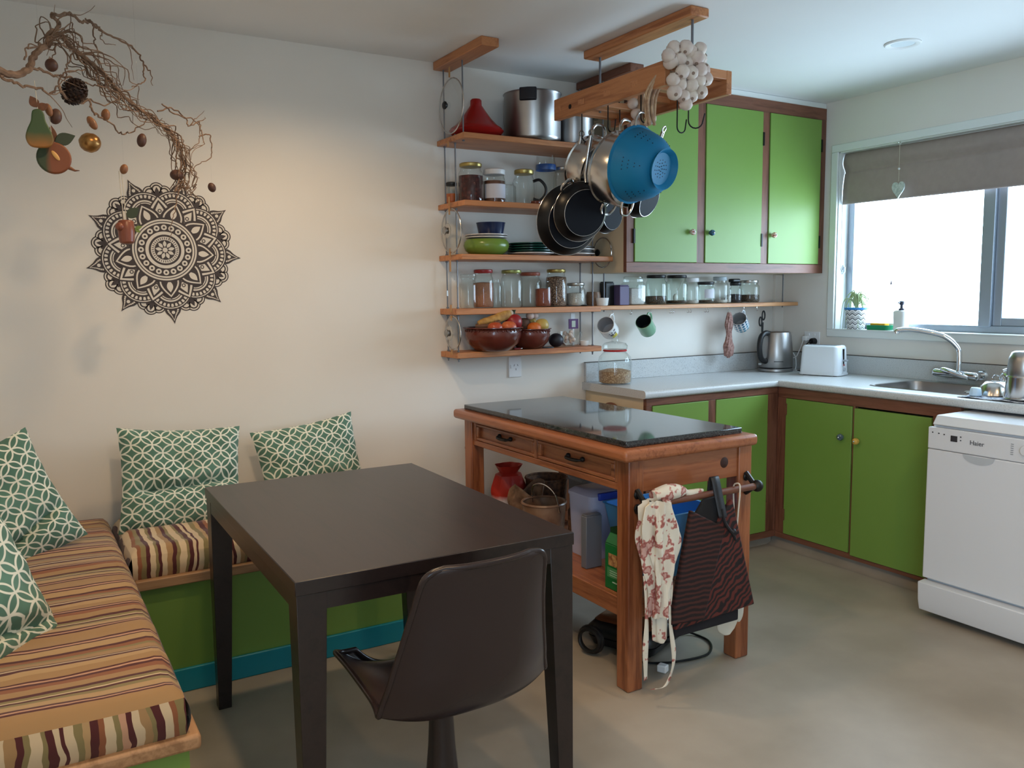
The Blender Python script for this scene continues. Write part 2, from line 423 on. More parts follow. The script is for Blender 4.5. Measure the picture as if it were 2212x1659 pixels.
# mixer tap on the upstand
tp = thing('mixer_tap', 'chrome wall-mounted mixer tap with curved spout over the sink', 'tap', (-.03, -1.18, .965))
for y in (-1.10, -1.275):
    build('wall_flange', MB().cyl((-.02, y, .962), (-.034, y, .962), .030, .022, 24).cyl((-.034, y, .962), (-.085, y, .966), .013, .013, 16), M['chrome'], tp)
build('valve_body', MB().cyl((-.095, -1.085, .968), (-.095, -1.285, .962), .021, .021, 20).ball((-.095, -1.085, .968), .021).ball((-.095, -1.285, .962), .021), M['chrome'], tp)
lv = loft(MB(), [[(-.112+.018*cos(a)*s, -1.14-q, .985-.25*q+.0+.014*s*sin(a)) for a in [2*pi*j/12 for j in range(12)]] for q, s in ((-.02, .5), (0, 1.2), (.04, 1.3), (.09, 1.1), (.12, .7), (.125, .1))], True, True)
build('lever', lv, M['chrome'], tp)
sp = spline([(-.10, -1.205, .975), (-.10, -1.205, 1.05), (-.105, -1.195, 1.10), (-.14, -1.14, 1.155), (-.20, -1.03, 1.182), (-.235, -.965, 1.180), (-.238, -.955, 1.165)], 6)
build('spout', MB().tube(sp, [.0125]*(len(sp)-6)+[.0125, .0125, .013, .014, .014, .014], 12), M['chrome'], tp)

# ================================================================ base cabinets
def knob(parent, p, d, col, mat2=None, r=.017):
    """ceramic knob pointing along d from the door face at p"""
    p = Vector(p); d = Vector(d)
    z = d; R = Vector((0, 0, 1)).rotation_difference(z).to_matrix().to_4x4()
    mb = MB().lathe([(.007, 0), (.006, .006), (r*.8, .009), (r, .018), (r*.85, .027), (r*.4, .032), (.001, .033)], seg=20)
    o = build('knob', mb.xf(Matrix.Translation(p) @ R), col, parent)
    c = build('knob_stud', MB().ball((0, 0, .033), .0045).xf(Matrix.Translation(p) @ R), mat2 or M['chrome'], parent)
    return o
def spotted(name, c1, c2, sc=60):
    m = base(name, C(*c1), .2); v = coords(m); n = N(m, 'ShaderNodeTexVoronoi'); n.inputs['Scale'].default_value = sc; L(m, v, n.inputs['Vector'])
    r = ramp(m, n.outputs[0], [(.33, C(*c2)), (.4, C(*c1))]); L(m, r.outputs[0], bsdf(m).inputs['Base Color']); return m
kb = thing('base_cabinet', 'base cabinet with two green doors behind the island, against the back wall', 'cabinet', (-1.05, 0, 0), group='green kitchen cabinets')
yF = -.497
build('carcass', MB().box(-1.475, -.6, yF+.022, -.002, .055, ZB), M['cream'], kb)
build('toe_kick', MB().box(-1.455, -.545, -.45, -.43, 0, .056), M['coving'], kb)
for nm, x0, x1, z0, z1, mt in (('rail', -1.475, -.569, .838, ZB, 'frame_x'), ('rail', -1.475, -.569, .055, .092, 'frame_x'), ('stile', -1.475, -1.441, .092, .838, 'frame'), ('stile', -1.072, -1.022, .092, .838, 'frame'), ('stile', -.645, -.569, .092, .838, 'frame')):
    build(nm, MB().box(x0, x1, yF, yF+.024, z0, z1), M[mt], kb, bev=.0015)
for x0, x1 in ((-1.439, -1.074), (-1.020, -.647)):
    d = build('door', MB().box(x0, x1, yF-.004, yF+.016, .094, .836), M['green'], kb, bev=.002)
    if x0 > -1.2:
        for z in (.72, .22): build('hinge', MB().box(-.649, -.641, yF-.008, yF, z-.035, z+.035), M['frame'], d)
kw = thing('base_cabinet', 'base cabinet with two green doors and round knobs beside the dishwasher, below window', 'cabinet', (0, -1.0, 0), group='green kitchen cabinets')
xF = -.569
build('carcass', MB().box(xF+.024, -.002, -1.45, -.47, .055, .70), M['cream'], kw)
build('side_panel', MB().box(xF+.024, -.002, -1.462, -1.45, .055, ZB), M['cream'], kw)
build('toe_kick', MB().box(-.535, -.515, -1.45, -.44, 0, .056), M['coving'], kw)
cv = MB(); cpr = [(-.535, .056), (-.5365, .03), (-.545, .012), (-.565, .002), (-.58, .0008), (-.535, .0008)]
build('coving', cv.extrude([(x, -1.45, z) for x, z in cpr], (0, 1.0, 0)), M['coving'], kw)
for nm, y0, y1, z0, z1, mt in (('rail', -1.505, -.497, .820, ZB, 'frame_y'), ('rail', -1.40, -.497, .055, .084, 'frame_y'), ('stile', -.556, -.497, .084, .82, 'frame'), ('stile', -.978, -.966, .084, .82, 'frame'), ('stile', -1.41, -1.379, .084, .82, 'frame')):
    build(nm, MB().box(xF, xF+.024, y0, y1, z0, z1), M[mt], kw, bev=.0015)
build('hinge', MB().box(xF-.012, xF, -.566, -.555, .73, .79), M['frame'], kw); build('hinge', MB().box(xF-.012, xF, -.566, -.555, .16, .22), M['frame'], kw)
kblue = spotted('grey_blue_ceramic', (86, 104, 112), (70, 84, 96)); kyel = spotted('ochre_ceramic', (208, 168, 84), (190, 146, 66))
d1 = build('door', MB().box(xF-.006, xF+.014, -.964, -.558, .086, .818), M['green'], kw, bev=.002); knob(d1, (xF-.006, -.915, .662), (-1, 0, 0), kblue)
d2 = build('door', MB().box(xF-.010, xF+.010, -1.378, -.980, .078, .812), M['green'], kw, bev=.002); knob(d2, (xF-.010, -1.007, .655), (-1, 0, 0), kyel)
# ================================================================ wall cabinet
ku = thing('wall_cabinet', 'wall cabinet with three tall green doors in a reddish wood frame', 'cabinet', (-.72, 0, 1.48), group='green kitchen cabinets')
yU = -.302; x0, x1, z0, z1 = -1.445, -.002, 1.482, 2.41
build('carcass', MB().box(x0+.002, x1, yU+.022, -.002, z0, z1), M['cream'], ku)
build('scribe_strip', MB().box(x0, x1, yU+.004, -.002, z1, 2.438), M['white_gloss'], ku)
for nm, a, b, c, d, mt in (('rail', x0, x1, 2.345, z1, 'frame_x'), ('rail', x0, x1, z0, 1.532, 'frame_x'), ('stile', x0, -1.399, 1.532, 2.345, 'frame'), ('stile', -.984, -.930, 1.532, 2.345, 'frame'), ('stile', -.514, -.461, 1.532, 2.345, 'frame'), ('stile', -.046, x1, 1.532, 2.345, 'frame')):
    build(nm, MB().box(a, b, yU, yU+.024, c, d), M[mt], ku, bev=.0015)
kn = (spotted('red_floral_ceramic', (214, 196, 190), (170, 40, 44), 90), spotted('navy_ceramic', (42, 78, 104), (60, 100, 128), 70), spotted('cream_floral_ceramic', (226, 206, 184), (176, 76, 60), 90))
for (a, b), kx, mt in zip(((-1.397, -.986), (-.928, -.516), (-.459, -.048)), (-1.032, -.898, -.434), kn):
    d = build('door', MB().box(a, b, yU-.006, yU+.016, 1.534, 2.343), M['green'], ku, bev=.002)
    knob(d, (kx, yU-.006, 1.688), (0, -1, 0), mt, r=.016)
for x, zz in ((-1.402, (1.66, 2.2)), (-.512, (1.66, 2.2)), (-.044, (1.66, 2.2))):
    for z in zz: build('hinge', MB().box(x-.005, x+.005, yU-.01, yU, z-.035, z+.035), M['iron'], ku)

# ================================================================ dishwasher
dw = thing('dishwasher', 'white freestanding dishwasher pulled out under the end of the worktop', 'dishwasher', (-.5, -1.82, 0))
M['appl'] = base('white_enamel', C(216, 219, 224), .3)
ya, yb = -2.112, -1.514
build('body', MB().box(-.785, -.22, ya+.006, yb-.006, .03, .822), M['appl'], dw, bev=.004)
build('door', MB().box(-.812, -.785, ya, yb, .168, .722), M['appl'], dw, bev=.005)
build('control_panel', MB().box(-.812, -.785, ya, yb, .7235, .814), M['appl'], dw, bev=.004)
build('plinth', MB().extrude([(-.79, ya, .03), (-.826, ya, .03), (-.838, ya, .075), (-.842, ya, .155), (-.79, ya, .158)], (0, yb-ya, 0)), M['appl'], dw, bev=.004)
build('top_cover', MB().extrude([(-.22, ya, .824), (-.806, ya, .824), (-.776, ya, .862), (-.22, ya, .864)], (0, yb-ya-.012, 0)), M['appl'], dw, bev=.005)
for y in (ya+.06, yb-.06):
    for x in (-.72, -.28): build('foot', MB().cyl((x, y, 0), (x, y, .032), .018), M['black'], dw)
hx = -.813
cup = MB(); pts = []
for q in range(17): a = pi+pi*q/16; pts.append((-1.731+.066*cos(a), .7225+.030*sin(a)))
build('grip_recess', cup.grid(lambda u, v: (hx-.001-.0005*v, -1.731+.066*(1-.25*v)*(2*u-1), .7225-.034*(1-v*.9)*sqrt(max(0, 1-(2*u-1)**2))), 16, 5), base('grey_enamel', C(186, 192, 198), .35), dw)
build('display', MB().box(hx-.001, hx+.002, -1.641, -1.613, .766, .790), base('smoked_display', C(56, 54, 54), .2), dw, bev=.001)
for y, z in ((-1.535, .793), (-1.562, .792), (-1.585, .790), (-1.655, .789), (-1.655, .775)): build('indicator', MB().box(hx-.0008, hx+.002, y-.0025, y+.0025, z-.002, z+.002), M['black'], dw)
for q in range(6): build('scale_mark', MB().box(hx-.0006, hx+.002, -1.863, -1.853-.0, .750+.008*q, .752+.008*q), base('grey_print', C(120, 122, 128), .5), dw)
build('dial', MB().cyl((hx+.002, -1.91, .772), (hx-.010, -1.91, .772), .021, .019, 28), M['appl'], dw, bev=.002)
def text(body, parent, mat, size, M4, name='lettering', ext=.0006, res=3):
    cu = bpy.data.curves.new(name, 'FONT'); cu.body = body; cu.size = size; cu.extrude = ext; cu.align_x = 'CENTER'; cu.align_y = 'CENTER'; cu.resolution_u = res
    o = bpy.data.objects.new(name, cu); me = bpy.data.meshes.new_from_object(o); bpy.data.objects.remove(o); bpy.data.curves.remove(cu)
    me.transform(Matrix.Translation(-ORG[parent]) @ M4); me.materials.append(mat)
    q = bpy.data.objects.new(name, me); COL.objects.link(q); q.parent = parent; ORG[q] = ORG[parent]; return q
RX = Matrix(((0, 0, -1, 0), (-1, 0, 0, 0), (0, 1, 0, 0), (0, 0, 0, 1)))   # text facing -x, reading towards -y
text('Haier', dw, base('grey_lettering', C(88, 90, 96), .4), .026, Matrix.Translation((hx-.0004, -1.722, .772)) @ RX)
# ================================================================ built-in corner bench
def stripes(name, axis, seed, period=.22, wig=.006):
    m = base(name, (.5, .3, .2, 1), .85, sheen=.2); v = coords(m)
    sp = N(m, 'ShaderNodeSeparateXYZ'); L(m, v, sp.inputs[0])
    n = N(m, 'ShaderNodeTexNoise'); n.inputs['Scale'].default_value = 7; n.inputs['Detail'].default_value = 3; L(m, v, n.inputs['Vector'])
    a = N(m, 'ShaderNodeMath', operation='MULTIPLY_ADD'); L(m, n.outputs[0], a.inputs[0]); a.inputs[1].default_value = wig*4; L(m, sp.outputs[{'x': 0, 'y': 1}[axis]], a.inputs[2])
    b = N(m, 'ShaderNodeMath', operation='DIVIDE'); L(m, a.outputs[0], b.inputs[0]); b.inputs[1].default_value = period
    f = N(m, 'ShaderNodeMath', operation='FRACT'); L(m, b.outputs[0], f.inputs[0])
    tan, sand, maroon, cream, olive, rust, rose = C(160, 126, 86), C(176, 144, 102), C(78, 28, 30), C(204, 182, 150), C(132, 118, 78), C(138, 84, 54), C(190, 146, 118)
    a_ = [('tan', 5), ('maroon', 1.3), ('rose', 1), ('maroon', 1.3), ('sand', 4.5), ('olive', 2), ('maroon', 1), ('cream', .8), ('olive', 1.6), ('maroon', 1.6), ('tan', 4), ('rust', 2.4), ('maroon', 1.5), ('rose', 1), ('maroon', 1), ('tan', 3.5), ('sand', 3), ('maroon', 2), ('cream', .8), ('maroon', .9), ('tan', 4.5), ('olive', 1.8), ('rust', 2), ('maroon', 1.4), ('sand', 4), ('maroon', 1), ('rose', 1.2), ('maroon', 1.4), ('tan', 3)]
    b_ = [('cream', 2.6), ('olive', 1.2), ('maroon', 2), ('cream', 1.2), ('maroon', 1), ('cream', 2.4), ('olive', 2), ('sand', 1.5), ('maroon', 2.2), ('rust', 1.4), ('cream', 2.2), ('olive', 1.4), ('rose', 1.6), ('maroon', 1), ('cream', 2), ('tan', 2), ('olive', 1.2), ('maroon', 2.2), ('cream', 2.6), ('rust', 1.6), ('olive', 1.8), ('maroon', 1.4), ('cream', 1.8), ('olive', 1), ('maroon', 1.2), ('cream', 2), ('tan', 2.2), ('maroon', 1.6), ('olive', 1.4)]
    sq_ = a_ if wig < .008 else b_; cols = dict(tan=tan, sand=sand, maroon=maroon, cream=cream, olive=olive, rust=rust, rose=rose); tot = sum(w_ for _, w_ in sq_); st = []; p = 0.0
    for nm_c, w_ in sq_: st.append((p/tot, cols[nm_c])); p += w_
    r = ramp(m, f.outputs[0], st, 'CONSTANT'); L(m, r.outputs[0], bsdf(m).inputs['Base Color'])
    return m
M['st_y'] = stripes('striped_fabric_crosswise', 'y', 3, .42, .006)
M['st_x'] = stripes('striped_fabric_lengthwise', 'x', 5, .40, .012)
ZS = .43
bb = thing('bench_seat', 'green bench with teal skirting running along the wall behind the table', 'bench', (-3.15, -.28, 0), group='corner bench units')
build('front_panel', MB().box(-3.785, -2.56, -.565, -.545, .0, .395), M['green'], bb, smooth=0)
build('end_panel', MB().box(-2.58, -2.56, -.545, -.002, 0, .395), M['green'], bb, smooth=0)
build('skirting', MB().box(-3.785, -2.555, -.580, -.565, 0, .085), M['teal'], bb, bev=.004)
build('seat_board', MB().box(-3.765, -2.54, -.60, -.002, .395, ZS), wood('light_edge_board', C(152, 116, 84), C(166, 130, 96), C(134, 98, 68), 'x', .5), bb, bev=.004)
bl = thing('bench_seat', 'green bench along the left wall with its end facing the camera', 'bench', (-4.07, -.87, 0), group='corner bench units')
build('end_panel', MB().box(XL+.002, -3.79, -1.715, -1.695, 0, .395), M['green'], bl, smooth=0)
build('front_panel', MB().box(-3.81, -3.79, -1.695, -.002, 0, .395), M['green'], bl, smooth=0)
build('skirting', MB().box(-3.79, -3.786, -1.695, -.60, 0, .08), M['teal'], bl)
build('seat_board', MB().box(XL+.002, -3.767, -1.742, -.002, .395, ZS), wood('light_edge_board_side', C(170, 128, 92), C(184, 142, 104), C(150, 110, 76), 'y', .5), bl, bev=.008)
def pad(x0, x1, y0, y1, z0, z1, nx, ny, seed, edge=.03, crown=.012):
    """soft box cushion: top sheet, skirts with rounded edge"""
    rnd = random.Random(seed); ph = [rnd.uniform(0, 6) for _ in range(6)]
    mb = MB()
    def top(u, v):
        x = x0+(x1-x0)*u; y = y0+(y1-y0)*v
        d = min(u*(x1-x0), (1-u)*(x1-x0), v*(y1-y0), (1-v)*(y1-y0))
        z = z1 - edge*.7*max(0, 1-d/edge)**2 + crown*sin(pi*u)*sin(pi*v)
        z += .004*sin(9*x+ph[0]+3*y)+.003*sin(31*y+ph[1]+2*x)+.002*sin(57*y+5*x+ph[2])
        return (x, y, z)
    mb.mi = 0; mb.grid(top, nx, ny)
    def side(a, b):
        def fn(u, v):
            x = a[0]+(b[0]-a[0])*u; y = a[1]+(b[1]-a[1])*u
            uu = (x-x0)/(x1-x0); vv = (y-y0)/(y1-y0)
            tz = top(min(max(uu, 0), 1), min(max(vv, 0), 1))[2]
            o = .012*sin(pi*v); nx_, ny_ = (b[1]-a[1]), -(b[0]-a[0]); l = sqrt(nx_*nx_+ny_*ny_)
            return (x+nx_/l*o, y+ny_/l*o, z0+(tz-z0)*v)
        mb.mi = 1; mb.grid(fn, 40, 5)
    side((x0, y0), (x1, y0)); mb.mi = 0; 
    side((x1, y0), (x1, y1)); side((x1, y1), (x0, y1)); side((x0, y1), (x0, y0))
    return mb
single('seat_pad', pad(XL+.01, -3.795, -1.725, -.03, ZS, .535, 40, 110, 1), [M['st_y'], M['st_x']], 'striped seat cushion on the left bench, stripes running across', 'seat cushion', (-4.07, -.87, ZS), 'striped bench cushions')
single('seat_pad', pad(-3.77, -2.60, -.575, -.03, ZS, .528, 80, 40, 2), [M['st_x'], M['st_x']], 'striped seat cushion on the bench behind the table, stripes running front to back', 'seat cushion', (-3.2, -.3, ZS), 'striped bench cushions')

# ================================================================ scatter cushions, leaf lattice print
def lattice(name, s, rot45=True):
    m = base(name, C(84, 130, 112), .85, sheen=.15)
    t = N(m, 'ShaderNodeTexCoord'); mp = N(m, 'ShaderNodeMapping'); mp.inputs['Scale'].default_value = (s, s, s); mp.inputs['Rotation'].default_value = (0, 0, radians(45 if rot45 else 0)); L(m, t.outputs['UV'], mp.inputs[0])
    fr = N(m, 'ShaderNodeVectorMath', operation='FRACTION'); L(m, mp.outputs[0], fr.inputs[0])
    last = None
    for cx in (0, 1):
        for cy in (0, 1):
            d = N(m, 'ShaderNodeVectorMath', operation='DISTANCE'); d.inputs[1].default_value = (cx, cy, 0); L(m, fr.outputs[0], d.inputs[0])
            a = N(m, 'ShaderNodeMath', operation='SUBTRACT'); L(m, d.outputs['Value'], a.inputs[0]); a.inputs[1].default_value = .7071
            b = N(m, 'ShaderNodeMath', operation='ABSOLUTE'); L(m, a.outputs[0], b.inputs[0])
            if last is None: last = b
            else:
                q = N(m, 'ShaderNodeMath', operation='MINIMUM'); L(m, last.outputs[0], q.inputs[0]); L(m, b.outputs[0], q.inputs[1]); last = q
    n = N(m, 'ShaderNodeTexNoise'); n.inputs['Scale'].default_value = 3; L(m, t.outputs['UV'], n.inputs['Vector'])
    rg = ramp(m, n.outputs[0], [(.35, C(72, 108, 92)), (.65, C(90, 130, 114))])
    r = ramp(m, last.outputs[0], [(.042, (1, 1, 1, 1)), (.064, (0, 0, 0, 1))])
    mx = N(m, 'ShaderNodeMix', data_type='RGBA'); L(m, r.outputs[0], mx.inputs[0]); L(m, rg.outputs[0], mx.inputs[6]); mx.inputs[7].default_value = C(222, 224, 210)
    L(m, mx.outputs[2], bsdf(m).inputs['Base Color'])
    return m
M['lat'] = lattice('green_leaf_lattice_fabric', 8.6)
M['lat0'] = lattice('green_leaf_lattice_fabric_straight', 7.0, True)
def pillow(w, h, t, seed, crease=None, n=34, sag=.0):
    rnd = random.Random(seed); ph = [rnd.uniform(0, 6.28) for _ in range(8)]
    def sheet(sg):
        def fn(u, v):
            a, b = 2*u-1, 2*v-1
            x = w/2*a*(1-.07*(1-b*b)); z = h/2*b*(1-.07*(1-a*a))
            y = sg*t/2*max(0, (1-a**4)*(1-b**4))**.6
            wr_ = .006*sin(8*a+5*b+ph[0])+.004*sin(15*b-6*a+ph[1])+.005*sin(4*a+11*b+ph[2])
            y += wr_*(.35+.65*(1-abs(a))*(1-abs(b)))
            if crease is not None:
                k = b-crease[0]-crease[2]*a
                y -= sg*crease[1]*math.exp(-(k/.07)**2)*(1-a**4)*.9
                z += -.03*h*math.exp(-(k/.15)**2)
            y -= sag*(1-b)*(1-b)*.0
            return (x, y, z)
        return fn
    mb = MB(); mb.grid(sheet(-1), n, n, uv=True); mb.grid(sheet(1), n, n, uv=True, flip=True); return mb
def put_pillow(label, w, h, t, seed, loc, rot, mat='lat', crease=None):
    o = build('scatter_cushion', pillow(w, h, t, seed, crease), M[mat], None, smooth=60)
    o.location = loc; o.rotation_euler = [radians(a) for a in rot]; ORG[o] = Vector(loc)
    tag(o, label, 'cushion', 'green patterned scatter cushions')
put_pillow('green patterned cushion leaning on the wall left of the table corner', .455, .40, .12, 1, (-3.54, -.21, .69), (-19, 4, 0), crease=(-.12, .05, .12))
put_pillow('green patterned cushion tilted against the wall behind the table', .44, .40, .12, 4, (-3.015, -.17, .66), (-14, -7, 0), crease=(-.2, .03, -.1))
put_pillow('green patterned cushion propped in the bench corner', .45, .42, .13, 6, (-4.165, -.46, .688), (-16, -19, 22), crease=(-.55, .05, .3))
put_pillow('green patterned cushion nearest the camera at the left picture edge', .46, .42, .14, 9, (-4.22, -1.27, .665), (-24, -4, 50), 'lat0', crease=(-.5, .04, -.2))

# ================================================================ dining table
ang = radians(-.87)
tb = thing('dining_table', 'dark brown wooden dining table with square tapering legs', 'table', (-3.1915, -1.2795, 0), rot=(0, 0, -.87))
hw, hl = .37, .5408
build('tabletop', MB().box(-hw, hw, -hl, hl, .722, .756), M['dark'], tb, bev=.002)
for s in (-1, 1):
    build('apron', MB().box(-hw+.05, hw-.05, s*(hl-.004), s*(hl-.03), .682, .722), M['dark'], tb)
    build('apron', MB().box(s*(hw-.004), s*(hw-.03), -hl+.05, hl-.05, .682, .722), M['dark'], tb)
for sx in (-1, 1):
    for sy in (-1, 1):
        o0, a, b = .003, .070, .042
        def q(z, w_): 
            x0_, x1_ = sx*(hw-o0), sx*(hw-o0-w_); y0_, y1_ = sy*(hl-o0), sy*(hl-o0-w_)
            xa, xb = sorted((x0_, x1_)); ya_, yb_ = sorted((y0_, y1_)); return [(xa, ya_, z), (xb, ya_, z), (xb, yb_, z), (xa, yb_, z)]
        mb = MB(); mb.hull(q(0, b), q(.7225, a))
        build('leg', mb, M['dark'], tb, bev=.0015)

# ================================================================ moulded chair
ch = thing('dining_chair', 'dark brown moulded shell chair on a pedestal, back towards the camera', 'chair', (-3.215, -1.78, 0), rot=(0, 0, 1.5))
prof = spline([(.210, .402), (.17, .424), (.08, .424), (-.04, .416), (-.14, .418), (-.20, .445), (-.234, .510), (-.248, .60), (-.258, .69), (-.270, .77), (-.279, .806)], 8)
K = len(prof)-1
def sm(x): x = min(1, max(0, x)); return x*x*(3-2*x)
def shell(u, v):
    i = min(int(v*K), K-1); f = v*K-i; p = prof[i].lerp(prof[i+1], f)
    a = 2*u-1; s = v; c = abs(a)
    hwid = .200+.020*math.exp(-((s-.48)/.17)**2) - .048*sm((s-.52)/.48)
    if s < .14: hwid -= .07*(1-sqrt(max(0, 1-((.14-s)/.14)**2)))
    if s > .90: hwid -= .045*(1-sqrt(max(0, 1-((s-.90)/.10)**2)))
    back = sm((s-.34)/.26)
    x = hwid*a
    y = p.x + back*(.070-.052*sm((s-.55)/.45))*c**2.6
    z = p.y + (1-back)*.060*c**2.8
    return (x, y, z)
brp = base('brown_moulded_plastic', C(46, 35, 34), .27, spec=.45)
sh_ = build('shell', MB().grid(shell, 44, 70), brp, ch, solid=.007, smooth=70)
rim = [shell(0, i/60) for i in range(61)] + [shell(i/30, 1) for i in range(1, 31)] + [shell(1, 1-i/60) for i in range(1, 61)] + [shell(1-i/30, 0) for i in range(1, 30)]
build('rolled_rim', MB().tube(rim, .0075, 8, closed=True), brp, sh_, smooth=70)
build('pedestal', MB().lathe([(.25, 0), (.25, .008), (.20, .02), (.10, .045), (.060, .09), (.044, .16), (.034, .27), (.029, .37), (.029, .40)], (0, -.02, 0), 32), base('brown_pedestal', C(44, 34, 32), .3), ch)
build('mount', MB().lathe([(.03, .398), (.10, .404), (.10, .418)], (0, -.02, 0), 24), M['iron'], ch)

# ================================================================ mandala decal
md = thing('mandala_decal', 'dark brown nine-pointed mandala transfer stuck on the wall above the bench', 'wall decal', (-3.526, -.0005, 1.569))
ink = base('brown_vinyl_ink', C(66, 58, 58), .6); gap = base('decal_cutout', C(222, 214, 202), .75)
RM = .294; lay = [0]
mi, mg = MB(), MB()
def pl(dark, pts, lv):
    y = -.0006-.00018*lv
    (mi if dark else mg).poly([(-3.526+RM*x, y, 1.569+RM*z) for x, z in pts])
def pol(r, a): return (r*cos(a), r*sin(a))
def circ(dark, cx, cz, r, lv, n=28): pl(dark, [(cx+r*cos(2*pi*i/n), cz+r*sin(2*pi*i/n)) for i in range(n)], lv)
def petal(dark, a, r0, r1, hwid, lv, sh=1.0, n=10):
    """pointed lens along angle a"""
    pts = []
    for i in range(n+1): t = i/n; pts.append((r0+(r1-r0)*t, hwid*sin(pi*t**sh)))
    for i in range(n-1, 0, -1): t = i/n; pts.append((r0+(r1-r0)*t, -hwid*sin(pi*t**sh)))
    pl(dark, [(x*cos(a)-z*sin(a), x*sin(a)+z*cos(a)) for x, z in pts], lv)
def at(a, x, z): return (x*cos(a)-z*sin(a), x*sin(a)+z*cos(a))
A0 = radians(-85.5); ax = [A0+2*pi*k/9 for k in range(9)]; hx_ = [A0+2*pi*(k+.5)/9 for k in range(9)]
for a in hx_:
    for lv, (dk, r) in enumerate(((1, .092), (0, .078), (1, .062), (0, .044))):
        for rr_, da in ((.805, 0), (.765, .118), (.765, -.118)): circ(dk, *pol(rr_, a+da), r, lv)
    petal(1, a, .66, .835, .032, 5); petal(1, a+.075, .66, .79, .026, 6); petal(1, a-.075, .66, .79, .026, 7)
for a in ax:
    for lv, (dk, s) in enumerate(((1, 1.0), (0, .74), (1, .54))):
        r1 = .76+.24*(.5+.5*s) if s < 1 else 1.0
        pts = [at(a, x, z*s) for x, z in ((.76, .0), (.775, .088), (.81, .105), (.85, .088), (.90, .046), (.95, .018), (1.0, 0), (.95, -.018), (.90, -.046), (.85, -.088), (.81, -.105), (.775, -.088))]
        if lv: pts = [at(a, .74+(x-.74)*(.62+.38*s), z*s) for x, z in ((.76, .0), (.775, .088), (.81, .105), (.85, .088), (.90, .046), (.95, .018), (.985, 0), (.95, -.018), (.90, -.046), (.85, -.088), (.81, -.105), (.775, -.088))]
        pl(dk, pts, 7+lv)
    for i in range(7):
        for sg in (-1, 1):
            x = .80+.022*i; z = (.102-.015*i*(.9+.02*i))*sg
            p = [at(a, x, z), at(a, x+.005, z), at(a, x+.001, z*.6), at(a, x-.004, z*.6)]; pl(1, p, 10)
    circ(0, *at(a, .842, 0), .022, 10.5, 14)
    c = at(a, .52, 0)
    circ(1, *c, .287, 11, 40); circ(0, *c, .270, 12, 40); circ(1, *c, .258, 13, 40)
    for i in range(17):
        b = a+radians(-104+13*i); 
        p = [(c[0]+rad*cos(b+da), c[1]+rad*sin(b+da)) for rad, da in ((.205, -.055), (.238, -.075), (.246, -.04), (.246, .04), (.238, .075), (.205, .055))]
        pl(0, p, 14)
    for ra, rb in ((.178, .158), (.146, .134)):
        p = [(c[0]+ra*cos(a+t*radians(80)), c[1]+ra*sin(a+t*radians(80))) for t in [q/10-1 for q in range(21)]] + [(c[0]+rb*cos(a-t*radians(80)), c[1]+rb*sin(a-t*radians(80))) for t in [q/10-1 for q in range(21)]]
        n = 20
        for q in range(n): pl(0, [p[q], p[q+1], p[2*n+1-q-1], p[2*n+1-q]], 14)
for a in hx_:
    petal(1, a, .28, .725, .165, 15, .8); petal(0, a, .30, .70, .136, 16, .8); petal(1, a, .30, .665, .110, 17, .8); petal(0, a, .40, .63, .060, 18, .72)
    circ(1, *at(a, .52, 0), .026, 19, 16); circ(0, *at(a, .52, 0), .014, 20, 12)
    pl(1, [at(a, .47, -.09), at(a, .482, -.09), at(a, .474, 0), at(a, .482, .09), at(a, .47, .09), at(a, .458, 0)], 19)
for a in ax:
    petal(1, a, .26, .665, .155, 21, .85); petal(0, a, .27, .635, .124, 22, .85); petal(1, a, .28, .61, .104, 23, .85); petal(0, a, .41, .57, .040, 24)
for lv, (dk, r) in enumerate(((1, .432), (0, .408), (1, .386), (0, .374), (1, .352))): circ(dk, 0, 0, r, 26+lv, 64)
for i in range(20):
    p = pol(.300, 2*pi*i/20); circ(0, *p, .037, 32, 16); circ(1, *p, .015, 33, 10)
for lv, (dk, r) in enumerate(((1, .258), (0, .246), (1, .205), (0, .178))): circ(dk, 0, 0, r, 34+lv, 56)
for i in range(36):
    a = 2*pi*i/36; pl(1, [pol(.140, a-.03), pol(.168, a-.03), pol(.168, a+.03), pol(.140, a+.03)], 38)
circ(1, 0, 0, .132, 39, 40)
for i in range(9): petal(0, 2*pi*i/9+.2, .038, .124, .022, 40)
circ(0, 0, 0, .032, 40, 20)
build('ink_shapes', mi, ink, md, smooth=0); build('cutout_shapes', mg, gap, md, smooth=0)
